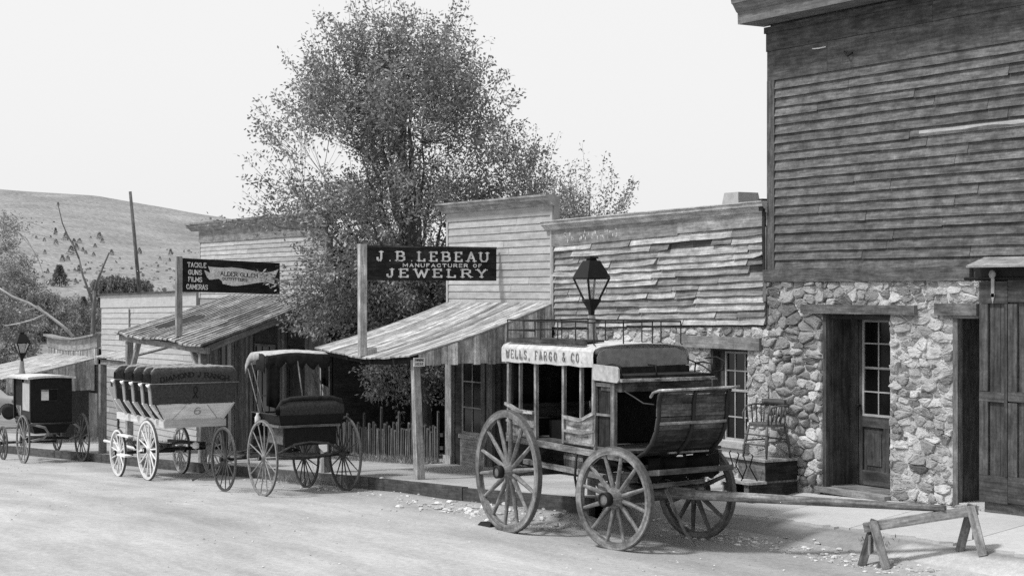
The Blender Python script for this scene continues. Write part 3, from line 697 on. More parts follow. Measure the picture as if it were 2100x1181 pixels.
P1('wire_hook', M_iron, bld, lambda b: (b.tube([(WY(1738, 110).x, Yf-.05, WY(1738, 107).z), (WY(1742, 110).x, Yf-.07, WY(1742, 109).z), (WY(1747, 115).x, Yf-.07, WY(1747, 116).z), (WY(1755, 110).x, Yf-.05, WY(1755, 109).z)], .012, 6)))
P1('paint_mark', M_pale, bld, lambda b: b.tube([(WY(1671, 102).x, Yf-.036, WY(1671, 101).z), (WY(1684, 101).x, Yf-.038, WY(1684, 100).z), (WY(1698, 98).x, Yf-.036, WY(1698, 97).z)], .009, 5, 2.0))
P1('gutter_box', M_dwood, bld, lambda b: (b.box(xl-.10, xl-.025, Yf-.10, Yf-.001, WY(1575, 433).z, WY(1575, 408).z, .3), b.box(xl-.085, xl-.035, Yf-.06, Yf-.001, zbeam1+.01, WY(1575, 433).z-.001, .45)))
# ================================================================== LOW BUILDING (middle)
M_mclap = mat('silvered_loose_clapboard', .28, 'wood', var=.34, stain=.28, bump=.8, gs=(1.4, 30))
M_mcorn = mat('weathered_cornice', .27, 'wood', var=.28, stain=.28, bump=.5)
ml, mr = WY(1136, 560).x, WY(1578, 560).x
q0, q1 = WY(1228.7, 669.7), WY(1576, 666.4); sb = line(q0.x, q0.z, q1.x, q1.z)
q0, q1 = WY(1138, 505), WY(1572, 466); st_ = line(q0.x, q0.z, q1.x, q1.z)
q0, q1 = WY(1132, 473), WY(1570, 436); sc_ = line(q0.x, q0.z, q1.x, q1.z)
mid = thing('low_shop_building', (ml, 14, zside(ml)), 'low shop with loose silvery clapboards over stone, beside the tall building', 'building')
w0, w1 = WY(1455, 800).x, WY(1532, 800).x; wz0, wz1 = WY(1500, 905).z, WY(1460, 711).z
H2 = [(w0, w1, wz0, wz1)]
P1('wall', M_mortar, mid, lambda b: wallslab(b, ml+.01, xl-.003, -.3, sb(xl)-.03, Yf+.012, Yf+.42, H2))
b = MB()
stones(b, ml+.02, xl-.004, .05, 2.42, Yf+.012, H2+[(WY(1391, 700).x, WY(1563, 700).x, WY(1400, 711).z, WY(1400, 686).z)], (.17, .09), (.006, .034), .005, .24, lambda x, z: 1.2, lambda x, z: .15, ceil=lambda x: sb(x)-.02)
stones(b, ml+.02, xl-.004, .05, 2.42, Yf+.012, H2, (.085, .05), (.001, .014), .003, .25, lambda x, z: 1.25, lambda x, z: .1, ceil=lambda x: sb(x)-.02)
b.build('stonework', M_bstone, mid)
P1('wall_body', M_mclap, mid, lambda b: (b.hexa([(ml+.01, Yf, sb(ml)-.02), (mr-.01, Yf, sb(mr)-.02), (mr-.01, Yf+.15, sb(mr)-.02), (ml+.01, Yf+.15, sb(ml)-.02), (ml+.01, Yf, sc_(ml)+.1), (mr-.01, Yf, sc_(mr)+.1), (mr-.01, Yf+.15, sc_(mr)+.1), (ml+.01, Yf+.15, sc_(ml)+.1)], .25), b.box(ml+.01, ml+.15, Yf+.43, 21, -.4, 2.6, .4), b.box(ml+.2, mr-.02, 20.9, 21, -.4, 2.6, .4)))
P1('roof', M_mcorn, mid, lambda b: b.hexa([(ml-.02, Yf+.15, sc_(ml)-.02), (mr-.02, Yf+.15, sc_(mr)-.02), (mr-.02, 21.2, 2.6), (ml-.02, 21.2, 2.6), (ml-.02, Yf+.15, sc_(ml)+.03), (mr-.02, Yf+.15, sc_(mr)+.03), (mr-.02, 21.2, 2.7), (ml-.02, 21.2, 2.7)], .8))
b = MB(); siding(b, WY(1141, 600).x, WY(1572, 600).x, sb, st_, Yf, 13, tone=(.5, 1.4), curl=.020, jit=.006, joint=(.4, 2.0), out=.042, step=.2, miss=.07)
b.build('siding', M_mclap, mid)
P1('frieze', M_mcorn, mid, lambda b: (b.hexa([(ml-.02, Yf-.03, st_(ml)-.01), (mr-1.9, Yf-.03, st_(mr-1.9)+.0), (mr-1.9, Yf-.001, st_(mr-1.9)+.0), (ml-.02, Yf-.001, st_(ml)-.01), (ml-.02, Yf-.03, sc_(ml)+.02), (mr-1.9, Yf-.03, sc_(mr-1.9)+.02), (mr-1.9, Yf-.001, sc_(mr-1.9)+.02), (ml-.02, Yf-.001, sc_(ml)+.02)], .72), b.hexa([(mr-1.895, Yf-.036, st_(mr-1.9)+.02), (mr-.005, Yf-.036, st_(mr)+.015), (mr-.005, Yf-.001, st_(mr)+.015), (mr-1.895, Yf-.001, st_(mr-1.9)+.02), (mr-1.895, Yf-.036, sc_(mr-1.9)+.02), (mr-.005, Yf-.036, sc_(mr)+.02), (mr-.005, Yf-.001, sc_(mr)+.02), (mr-1.895, Yf-.001, sc_(mr-1.9)+.02)], .95)))
# flaked remains of a whitewashed patch on the frieze
b = MB()
for k in range(46):
    u = 1160+rnd.random()**1.2*110; xx = WY(u, 500).x; zc = st_(xx)+(sc_(xx)-st_(xx))*U(.25, .75); a = U(.006, .022); h_ = U(.01, .05)
    n_ = 6; pts = [(xx+a*math.cos(k2*1.05)*U(.5, 1), Yf-.0315, zc+h_*math.sin(k2*1.05)*U(.5, 1)) for k2 in range(n_)]
    b.F([b.V(p) for p in pts], [(0, 0)]*n_, U(.8, 1.2))
b.build('paint_flakes', mat('flaked_whitewash', .5, 'plain', var=.2), mid)
P1('cornice', M_mcorn, mid, lambda b: cornice(b, WY(1122, 460).x, mr+.0, lambda x: sc_(x), Yf, [(.035, 0), (.05, .008), (.06, .035), (.10, .07), (.12, .08), (.125, .125), (.14, .13), (.14, .145)], 1.4))
PS('corner_board', M_mclap, mid, (lambda b: b.hexa([(mr-.075, Yf-.05, sb(mr)+.30), (mr-.005, Yf-.05, sb(mr)+.30), (mr-.005, Yf-.001, sb(mr)+.30), (mr-.075, Yf-.001, sb(mr)+.30), (mr-.075, Yf-.05, st_(mr)+.0), (mr-.005, Yf-.05, st_(mr)+.0), (mr-.005, Yf-.001, st_(mr)), (mr-.075, Yf-.001, st_(mr))], .45, (0,0,1)), lambda b: b.box(ml-.0, ml+.05, Yf-.045, Yf-.001, sb(ml), st_(ml)-.01, .9, (0,0,1))))
P1('lintel', M_mcorn, mid, lambda b: b.box(WY(1391, 700).x, WY(1563, 700).x, Yf-.05, Yf+.03, WY(1400, 711).z, WY(1400, 687).z, .75))
def wf(b):
    b.box(w0, w0+.05, Yf+.02, Yf+.40, wz0, wz1-.002, .8, (0,0,1)); b.box(w0+.05, w0+.15, Yf+.13, Yf+.17, wz0, wz1-.05, 1.0, (0,0,1)); b.box(w0+.05, w1-.01, Yf+.03, Yf+.17, wz1-.05, wz1-.002, .55)
P1('window_frame', M_dwood, mid, wf)
wy = Yf+.14; wm = HC+(597-808)*21.6/3500
wn = window(mid, w0+.15, w1-.012, wz0, wz1-.05, wy, 3, [wm+(wz1-.05-wm)*.5, wz0+(wm-wz0)*.47], M_pale, .03, .016, mid=wm)
P1('sill', M_pale, mid, lambda b: (b.box(w0-.05, w1+.03, Yf-.10, Yf+.13, wz0-.07, wz0-.002, 1.0), b.box(w0-.05, w1+.02, Yf-.06, Yf-.002, wz0-.2, wz0-.072, 1.3)))
# jars on the sill inside
for (xx, hh, rr2) in ((w0+.24, .16, .05), (w0+.42, .12, .03), (w0+.55, .18, .035)):
    b = MB(); b.lathe([(rr2, 0), (rr2, hh*.7), (rr2*.5, hh*.8), (rr2*.5, hh)], (xx, wy-.045, wm+.012 if rr2 < .04 else wz0), (0,0,1), 10)
# chimney block on the roof
cx0, cx1 = WY(1472, 400, 15.5), WY(1513, 400, 15.5); zc1 = WY(1510, 393, 15.5).z; 
P1('chimney', mat('sheet_metal_cap', .36, 'plain', var=.12, rough=.6), mid, lambda b: (b.hexa([(cx0.x-.03, 15.5, zc1-.55), (cx1.x+.02, 15.5, zc1-.55), (cx1.x+.02, 16.0, zc1-.55), (cx0.x-.03, 16.0, zc1-.55), (cx0.x+.05, 15.58, zc1), (cx1.x-.09, 15.58, zc1), (cx1.x-.09, 15.95, zc1), (cx0.x+.05, 15.95, zc1)], 1.0)))

# ================================================================== JEWELRY SHOP (false front with porch)
M_lsid = mat('whitewashed_siding', .38, 'wood', var=.12, stain=.12, bump=.3)
M_roofb = mat('sun_bleached_roof_boards', .33, 'wood', var=.38, stain=.42, bump=.6, gs=(1.0, 22))
M_porch = mat('porch_timber', .26, 'wood', var=.3, stain=.3, bump=.4)
M_dark = mat('shade_toned_planks', .028, 'wood', var=.4, stain=.3, bump=.4)  # near-black planks: porch shade is put into the colour
M_vb = mat('vertical_plank_wall', .27, 'wood', var=.35, stain=.35, bump=.5, gs=(1.2, 20))
def shop_body(root, x0, x1, zt, depth, m=M_dark, zb=-1.5):
    P1('wall_body', m, root, lambda b: (b.box(x0, x0+.12, Yf+.13, Yf+depth, zb, zt-.25), b.box(x1-.12, x1, Yf+.13, Yf+depth, zb, zt-.25), b.box(x0+.121, x1-.121, Yf+depth-.12, Yf+depth, zb, zt-.25)))
    P1('roof', M_roofb, root, lambda b: b.hexa([(x0-.05, Yf+.13, zt-.24), (x1+.05, Yf+.13, zt-.24), (x1+.05, Yf+depth+.2, zt-.55), (x0-.05, Yf+depth+.2, zt-.55), (x0-.05, Yf+.13, zt-.20), (x1+.05, Yf+.13, zt-.20), (x1+.05, Yf+depth+.2, zt-.51), (x0-.05, Yf+depth+.2, zt-.51)], .5))
jl, jr = WY(918, 560).x, ml-.01
jzc = HC+1.30; jzw = HC-.185
shop = thing('jewelry_shop', (jl, 14, zside(jl)), 'jewelry shop with whitewashed false front and a sagging board porch roof', 'building')
P1('false_front', M_lsid, shop, lambda b: b.box(jl+.01, jr-.01, Yf, Yf+.12, jzw-.3, jzc+.14, .8))
b = MB(); siding(b, jl+.05, jr-.05, lambda x: jzw-.05, lambda x: jzc-.14, Yf, 12, tone=(.86, 1.12), jit=.0015, joint=(2.5, 4), out=.02)
b.build('siding', M_lsid, shop)
P1('frieze', M_lsid, shop, lambda b: b.box(jl+.0, jr-.0, Yf-.025, Yf-.001, jzc-.139, jzc+.02, .78))
PS('corner_board', M_lsid, shop, (lambda b: b.box(jl, jl+.055, Yf-.03, Yf-.001, jzw-.05, jzc-.14, 1.1, (0,0,1)), lambda b: b.box(jr-.055, jr, Yf-.03, Yf-.001, jzw-.05, jzc-.14, 1.0, (0,0,1))))
P1('cornice', M_mcorn, shop, lambda b: cornice(b, jl-.12, jr+.06, lambda x: jzc, Yf, [(.03, 0), (.05, .01), (.06, .04), (.10, .07), (.14, .09), (.145, .13), (.18, .14), (.185, .17)], 1.05))
shop_body(shop, jl+.02, jr-.02, jzc-.3, 7)
# porch roof
je0 = -25.2; eave = tab([(-25.25, -.90), (-24.4, -.955), (-23.5, -1.005), (-22.7, -.985), (-22.07, -.93), (-21.9, -.92)])
def jp(x, s):
    return Vector((x, 11.55+(Yf-.03-11.55)*s, HC+eave(x)+(-.185-eave(x))*(s-.06*math.sin(s*math.pi))))
b = MB(); boardroof(b, je0, -21.88, jp, 21, .024, (.6, 1.25), gap=.009, over=.012); b.build('porch_roof', M_roofb, shop)
PS('rafter', M_dark, shop, [lambda b, x=x: [b.bar(jp(x, s0_)-Vector((0,0,.085)), jp(x, s0_+.19)-Vector((0,0,.085)), .05, .09, 1.5) for s0_ in (.03, .22, .41, .60, .79)] for x in (-25.0, -24.2, -23.4, -22.6)])
P1('eave_beam', M_dark, shop, lambda b: [b.bar(jp(a, .06)-Vector((0,0,.10)), jp(c, .06)-Vector((0,0,.10)), .08, .10, .5) for a, c in zip((-25.1, -24.4, -23.5, -22.7), (-24.4, -23.5, -22.7, -21.98))])
skz = HC-1.075
P1('gable_skirt', M_vb, shop, lambda b: vboards(b, 'y', -21.92, 11.68, Yf-.03, lambda y: skz, lambda y: jp(-21.9, (y-11.55)/(Yf-11.58)).z-.03, .13, .022, (.5, 1.7), out=1))
pg = zside(-21.9)
pp = thing
P1('post', M_porch, shop, lambda b: b.bar((-21.99, 11.74, pg-.05), (-22.05, 11.70, HC-1.0), .125, .125, 1.1, w1=.10, h1=.10))
P1('post', M_porch, shop, lambda b: (b.bar((-25.08, 11.68, zside(-25.1)-.05), (-25.08, 11.66, HC-1.0), .12, .12, .8)))
# shopfront under the porch
def sf(b):
    x0 = WY(920, 850).x; 
    b.box(x0, x0+.21, Yf-.06, Yf-.001, zside(-25), skz+.5, 2.6, (0,0,1)); b.box(x0-.03, x0+.25, Yf-.10, Yf-.061, zside(-25), HC-2.62, 3.4, (0,0,1))
    b.box(x0+.6, x0+.5, Yf-.02, Yf-.001, zside(-25), zside(-25)+.1, 1)
x0s = WY(920, 850).x; sg = zside(-24.3)
P1('pilaster', M_porch, shop, lambda b: (b.box(x0s, x0s+.21, Yf-.07, Yf-.001, sg-.2, jzw-.06, .85, (0,0,1)), b.box(x0s-.02, x0s+.23, Yf-.10, Yf-.0711, sg-.2, sg+.12, 1.2, (0,0,1))))
wa, wb_ = WY(948, 850).x, WY(990, 850).x; wza, wzb = WY(960, 890).z, WY(960, 748).z+.12
dwa, dwb = WY(1026, 850).x, WY(1075, 850).x
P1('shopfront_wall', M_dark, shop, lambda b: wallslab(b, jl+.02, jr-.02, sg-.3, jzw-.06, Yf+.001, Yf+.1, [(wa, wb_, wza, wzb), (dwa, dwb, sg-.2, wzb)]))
window(shop, wa, wb_, wza, wzb, Yf-.01, 2, [WY(960, 782).z, WY(960, 835).z], M_porch, .045, .02, tone=.8)
P1('stall_riser', M_porch, shop, lambda b: (b.box(wa-.05, wb_+.15, Yf-.05, Yf-.001, wza-.07, wza-.002, 1.1), b.box(wa-.02, wb_+.1, Yf-.03, Yf-.001, sg-.2, wza-.071, 1.0), b.box(wa+.07, wb_, Yf-.038, Yf-.031, sg+.08, wza-.18, .85)))
PS('casing', M_porch, shop, (lambda b: b.box(wb_+.01, wb_+.13, Yf-.04, Yf-.001, wza, jzw-.06, .35, (0,0,1)), lambda b: b.box(wb_+.22, wb_+.40, Yf-.06, Yf-.001, sg-.2, jzw-.06, .35, (0,0,1))))
P1('door', M_dark, shop, lambda b: vboards(b, 'x', Yf+.06, dwa, dwb, lambda x: sg-.1, lambda x: wzb, .12, .02))
P1('porch_floor', M_porch, shop, lambda b: [b.box(-25.15+i*.20, -25.15+i*.20+.19, Yf-.65, Yf-.005, sg-.14, sg-.02+U(0, .004), tn()) for i in range(16)])
# hanging sign on its mast: reads across the street
M_black = mat('black_sign_paint', .014, 'wood', var=.6, stain=.5, bump=.2, rough=.6)
M_white = mat('white_lettering', .62, 'plain', var=.3, bump=.1)
sgx = -23.5; s_y0, s_y1 = 11.62, 13.93; sz_1 = HC+.672; sz_0 = HC+.165
sign = thing('jewelry_sign', (sgx, 11.6, HC-.9), 'long black sign with white serif lettering for the jewelry maker on a pale mast', 'sign')
bd = P1('board', M_black, sign, lambda b: (b.box(sgx-.018, sgx+.018, s_y0, s_y1, sz_0, sz_1, 1.0), b.box(sgx-.03, sgx+.03, s_y0, s_y1, sz_1+.001, sz_1+.03, 3)))
P1('mast', M_porch, sign, lambda b: b.box(sgx-.045, sgx+.045, 11.50, 11.615, HC-.99, sz_1+.05, 1.3, (0,0,1)))
P1('cleat', M_porch, sign, lambda b: b.box(sgx-.05, sgx+.05, 11.62, 11.78, HC-.985, HC-.86, 1.4))
b = MB(); O = lambda y, z: (sgx+.018, y, z)
letter_mesh(b, 'J.B.LEBEAU', O(11.80, sz_0+.305), (0,1,0), (0,0,1), (1,0,0), .14, .125, .036, 0, True, .45, total=1.96)
letter_mesh(b, 'MANUFACTURER OF', O(12.25, sz_0+.213), (0,1,0), (0,0,1), (1,0,0), .048, .06, .015, 0, False, .8, total=1.40)
letter_mesh(b, 'JEWELRY', O(11.97, sz_0+.055), (0,1,0), (0,0,1), (1,0,0), .122, .15, .036, 0, True, .45, total=1.76)
b.build('lettering', M_white, bd)
# small notice on the porch post
nx_ = -21.87
nt_ = thing('notice_board', (nx_, 11.7, HC-1.1), 'small white notice nailed to the top of the right porch post', 'sign')
bd = P1('board', mat('white_enamel', .55, 'plain', var=.12), nt_, lambda b: b.box(nx_-.01, nx_+.01, 11.58, 11.76, HC-1.09, HC-.965, 1.0))
b = MB(); letter_mesh(b, 'PARKING', (nx_+.01, 11.60, HC-1.015), (0,1,0), (0,0,1), (1,0,0), .034, .02, .008, 0, total=.14); letter_mesh(b, 'HERE', (nx_+.01, 11.61, HC-1.072), (0,1,0), (0,0,1), (1,0,0), .034, .02, .008, 0, total=.12)
b.build('lettering', M_iron, bd)

# ================================================================== GAP: picket fence, dark log shed
fence = thing('picket_fence', (-29.6, 13.9, zside(-29.6)), 'uneven grey picket fence closing the gap beside the jewelry shop', 'fence')
PS('rail', M_dark, fence, (lambda b: b.bar((-29.9, 13.96, zside(-29.9)+.28), (-25.28, 13.96, zside(-25.3)+.28), .04, .06, 2), lambda b: b.bar((-29.9, 13.96, zside(-29.9)+.5), (-25.28, 13.96, zside(-25.3)+.5), .04, .06, 2)))
M_pick = mat('grey_pickets', .075, 'wood', var=.4, stain=.3, bump=.4); x = -29.85; i_ = 0
while x < -25.35:
    hgt = U(.56, .72)+(.26 if i_ % 9 == 3 else 0); ww = U(.040, .062); t = U(.5, 1.9); l = U(-.03, .03); z_ = zside(x)
    P1('picket', M_pick, fence, lambda b: b.hexa([(x-ww/2, 13.90, z_-.05), (x+ww/2, 13.90, z_-.05), (x+ww/2, 13.935, z_-.05), (x-ww/2, 13.935, z_-.05), (x-ww/2*.7+l, 13.90, z_+hgt), (x+ww/2*.7+l, 13.90, z_+hgt-.03), (x+ww/2*.7+l, 13.935, z_+hgt-.03), (x-ww/2*.7+l, 13.935, z_+hgt)], t, (0,0,1)))
    x += U(.066, .09); i_ += 1
shed = thing('log_shed', (-30, 17, zside(-28)), 'dark log shed in deep shade behind the picket fence', 'shed')
P1('wall', M_dark, shed, lambda b: [b.tube([(-33.5, 16.6, -1.2+i*.19+U(-.01, .01)), (-25.25, 16.6, -1.2+i*.19+U(-.01, .01))], .1, 8, tn(.6, 1.2)) for i in range(16)])
P1('roof', M_dark, shed, lambda b: b.hexa([(-33.7, 16.3, 1.83), (-25.2, 16.3, 1.83), (-25.2, 20, 2.4), (-33.7, 20, 2.4), (-33.7, 16.3, 1.9), (-25.2, 16.3, 1.9), (-25.2, 20, 2.47), (-33.7, 20, 2.47)]))

# ================================================================== OUTFITTERS SHOP
al, ar = WY(410, 560).x, WY(672, 560).x; azw = HC-.10; azc = HC+1.36
outf = thing('outfitters_shop', (al, 14, zside(al)), 'outfitters shop with pale false front and striped board porch roof on posts', 'building')
P1('false_front', M_lsid, outf, lambda b: b.box(al+.01, ar-.01, Yf, Yf+.12, azw-.3, azc+.1, .7))
b = MB(); siding(b, al+.06, ar-.06, lambda x: azw-.05, lambda x: azc-.27, Yf, 13, tone=(.78, 1.15), jit=.002, joint=(1.5, 4), out=.02); b.build('siding', M_lsid, outf)
P1('frieze', M_mcorn, outf, lambda b: b.box(al, ar, Yf-.03, Yf-.001, azc-.269, azc+.01, .75))
PS('corner_board', M_lsid, outf, (lambda b: b.box(al, al+.07, Yf-.03, Yf-.001, azw-.05, azc-.27, 1.0, (0,0,1)), lambda b: b.box(ar-.07, ar, Yf-.03, Yf-.001, azw-.05, azc-.27, 1.0, (0,0,1))))
P1('cornice', M_mcorn, outf, lambda b: cornice(b, al-.45, ar+.1, lambda x: azc, Yf, [(.03, 0), (.06, .02), (.12, .07), (.16, .08), (.17, .13), (.21, .14), (.22, .18)], 1.0))
shop_body(outf, al+.02, ar-.02, azc-.3, 8)
ax0, ax1 = -35.1, -30.06
def ap(x, s):
    f = (x-ax0)/(ax1-ax0); ze = -.87-.11*f+.025*math.sin(x*2.1)
    return Vector((x, 11.5+(Yf-.03-11.5)*s, HC+ze+(-.10-ze)*(s-.03*math.sin(s*3.14))))
b = MB(); boardroof(b, ax0, ax1, ap, 22, .03, (.75, 1.2), gap=.022, batten=.05, btone=1.12, over=.03); b.build('porch_roof', M_roofb, outf)
P1('roof_deck', M_dark, outf, lambda b: b.hexa([ap(ax0+.02, .0)-Vector((0,0,.06)), ap(ax1-.02, .0)-Vector((0,0,.06)), ap(ax1-.02, 1)-Vector((0,0,.06)), ap(ax0+.02, 1)-Vector((0,0,.06)), ap(ax0+.02, .0)-Vector((0,0,.034)), ap(ax1-.02, 0)-Vector((0,0,.034)), ap(ax1-.02, 1)-Vector((0,0,.034)), ap(ax0+.02, 1)-Vector((0,0,.034))], 1))
PS('rafter', M_porch, outf, [lambda b, x=x: b.bar(ap(x, .02)-Vector((0,0,.12)), ap(x, .99)-Vector((0,0,.12)), .05, .12, .55) for x in (ax0+.1, -33.8, -32.5, -31.3, ax1-.06)])
P1('eave_beam', M_porch, outf, lambda b: b.bar(ap(ax0+.02, .04)-Vector((0,0,.16)), ap(ax1-.02, .04)-Vector((0,0,.15)), .09, .12, .7))
for xx in (-34.72, -30.5):
    P1('post', M_porch, outf, lambda b: b.bar((xx, 11.66, zside(xx)-.05), (xx, 11.66, ap(xx, .05).z-.12), .13, .13, .9))
P1('brace', M_porch, outf, lambda b: b.bar((-34.62, 11.66, HC-1.75), (-34.1, 11.66, HC-1.02), .09, .09, 1.0))
P1('brace', M_porch, outf, lambda b: b.bar((-30.6, 11.66, HC-1.75), (-31.05, 11.66, HC-1.05), .09, .09, 1.3))
og = zside(-33.5)
ha = [(-35.6, -34.9, og+.9, HC-1.15), (-33.6, -32.5, og+.7, HC-1.1), (-31.9, -31.1, og-.1, HC-1.1)]
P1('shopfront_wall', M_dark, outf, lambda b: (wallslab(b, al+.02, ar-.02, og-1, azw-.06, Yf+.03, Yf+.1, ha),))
P1('plank_front', M_vb, outf, lambda b: [vboards(b, 'x', Yf+.029, a, c, lambda x: og-.4, lambda x: azw-.3, .12, .02, (.15, .55)) for a, c in ((al+.05, -35.65), (-34.85, -33.7), (-32.4, -31.95), (-31.05, ar-.05))])
window(outf, -33.6, -32.5, og+.7, HC-1.1, Yf, 3, [og+1.2], M_porch, .05, .025, tone=.4)
window(outf, -35.6, -34.9, og+.9, HC-1.15, Yf, 2, [og+1.3], M_porch, .05, .025, tone=.4)
P1('door', M_dark, outf, lambda b: vboards(b, 'x', Yf+.08, -31.9, -31.1, lambda x: og-.1, lambda x: HC-1.1, .12, .02))
P1('pilaster', M_lsid, outf, lambda b: b.box(-34.88, -34.72, Yf-.08, Yf-.001, og-.2, azw-.4, .75, (0,0,1)))
# outfitters' sign: black board with the white trout
ox = -31.6; oy0, oy1 = 11.66, 13.7
os_ = thing('outfitters_sign', (ox, 11.6, HC-.7), 'black outfitters sign with a white painted fish and TACKLE GUNS FILMS CAMERAS', 'sign')
def ozt(y): return HC+.64-.08*(y-oy0)/(oy1-oy0)
def ozb(y): return HC-.01-.05*(y-oy0)/(oy1-oy0)
bd = P1('board', M_black, os_, lambda b: b.hexa([(ox-.02, oy0, ozb(oy0)), (ox+.02, oy0, ozb(oy0)), (ox+.02, oy1, ozb(oy1)), (ox-.02, oy1, ozb(oy1)), (ox-.02, oy0, ozt(oy0)), (ox+.02, oy0, ozt(oy0)), (ox+.02, oy1, ozt(oy1)), (ox-.02, oy1, ozt(oy1))], 1.0, (0, 1, 0)))
P1('mast', M_porch, os_, lambda b: b.box(ox-.045, ox+.045, 11.54, 11.655, HC-.88, HC+.67, .9, (0,0,1)))
def fx(a): return oy0+(oy1-oy0)*(a-165)/(1905-165)
def fz(a, c):
    y = fx(a); top = 85+(150-85)*(a-165)/1740; bot = 670+(715-670)*(a-165)/1740
    return ozt(y)+(ozb(y)-ozt(y))*(c-top)/(bot-top)
fish = [(610,222),(700,235),(860,245),(1040,238),(1200,255),(1400,290),(1560,320),(1680,320),(1790,300),(1880,262),(1850,340),(1815,410),(1805,470),(1810,540),(1740,520),(1660,492),(1500,510),(1300,545),(1130,568),(1030,565),(870,530),(855,480),(800,440),(700,455),(640,460),(600,425),(570,360),(548,290),(590,310),(650,340),(640,290)]
b = MB(); cpt = [(900, 380), (1300, 420), (1700, 400)]
tri = __import__('mathutils').geometry.tessellate_polygon([[Vector((p[0], p[1], 0)) for p in fish]])
I = [b.V((ox+.0225, fx(p[0]), fz(*p))) for p in fish]
for t3 in tri: b.F([I[k] for k in t3], [(fish[k][0]*.002, fish[k][1]*.002) for k in t3], 1.0)
b.build('fish', M_white, bd)
b = MB(); hh_ = .085; 
for txt, a0_, a1_, base in (('TACKLE', 250, 592, 238), ('GUNS', 262, 515, 368), ('FILMS', 265, 522, 492), ('CAMERAS', 228, 622, 620)):
    y0_ = fx(a0_); letter_mesh(b, txt, (ox+.02, y0_+.012, fz(a0_, base)), (0,1,-.035), (0,0,1), (1,0,0), .088, (.046 if len(txt) > 5 else .05), .017, 0, False, .8, total=fx(a1_)-y0_-.03)
b.build('lettering', M_white, bd)
b = MB(); 
letter_mesh(b, 'ALDER GULCH', (ox+.023, fx(835), fz(835, 385)), (0,1,-.05), (0,0,1), (1,0,0), .078, .06, .013, 0, False, .8, total=fx(1495)-fx(835))
letter_mesh(b, 'OUTFITTERS', (ox+.023, fx(870), fz(870, 465)), (0,1,-.04), (0,0,1), (1,0,0), .05, .04, .011, 0, False, .8, total=fx(1310)-fx(870))
b.build('lettering', M_iron, bd)

# ================================================================== WHITE SHOP, SMALL SHOP further down the street
M_wsid = mat('white_painted_siding', .42, 'wood', var=.08, stain=.08, bump=.2)
wl0, wr0 = WY(208, 650).x, -36.95
q0, q1 = WY(207, 606), WY(360, 600); wt = line(q0.x, q0.z, q1.x, q1.z)
wsh = thing('white_shop', (wl0, 14, zside(wl0)), 'plain white clapboard shop front left of the outfitters', 'building')
P1('false_front', M_wsid, wsh, lambda b: b.hexa([(wl0, Yf, -1.6), (wr0, Yf, -1.6), (wr0, Yf+.12, -1.6), (wl0, Yf+.12, -1.6), (wl0, Yf, wt(wl0)-.01), (wr0, Yf, wt(wr0)-.01), (wr0, Yf+.12, wt(wr0)-.01), (wl0, Yf+.12, wt(wl0)-.01)], .8))
b = MB(); siding(b, wl0+.05, wr0-.02, lambda x: -1.2, lambda x: wt(x)-.32, Yf, 26, tone=(.9, 1.06), jit=.002, joint=(1.5, 5), out=.02); b.build('siding', M_wsid, wsh)
P1('frieze', M_wsid, wsh, lambda b: b.hexa([(wl0, Yf-.03, wt(wl0)-.32), (wr0, Yf-.03, wt(wr0)-.32), (wr0, Yf-.001, wt(wr0)-.32), (wl0, Yf-.001, wt(wl0)-.32), (wl0, Yf-.03, wt(wl0)), (wr0, Yf-.03, wt(wr0)), (wr0, Yf-.001, wt(wr0)), (wl0, Yf-.001, wt(wl0))], 1.05))
P1('cap_board', M_dark, wsh, lambda b: b.hexa([(wl0-.05, Yf-.09, wt(wl0)+.002), (wr0, Yf-.09, wt(wr0)+.002), (wr0, Yf+.14, wt(wr0)+.002), (wl0-.05, Yf+.14, wt(wl0)+.002), (wl0-.05, Yf-.09, wt(wl0)+.04), (wr0, Yf-.09, wt(wr0)+.04), (wr0, Yf+.14, wt(wr0)+.04), (wl0-.05, Yf+.14, wt(wl0)+.04)], 2.2))
P1('drip_rail', M_wsid, wsh, lambda b: b.box(WY(267, 650).x, WY(267, 650).x+.05, Yf-.05, Yf-.027, wt(wl0)-1.0, wt(wl0)-.33, .55, (0,0,1)))
shop_body(wsh, wl0+.01, wr0-.01, 2.75, 9, M_wsid, -1.6)
def bp(x, s): return Vector((x, 11.6+(Yf-.03-11.6)*s, HC-1.43+(.55)*s+.01*math.sin(x*5)))
b = MB(); boardroof(b, -36.85, -34.85, bp, 10, .025, (.85, 1.1), gap=.004); b.build('porch_roof', M_roofb, wsh)
P1('eave_beam', M_porch, wsh, lambda b: b.box(-36.8, -34.9, 11.66, 11.76, HC-1.6, HC-1.49, .6))
P1('post', M_porch, wsh, lambda b: b.box(-36.8, -36.66, 11.66, 11.80, zside(-36.7)-.05, HC-1.47, .75, (0,0,1)))
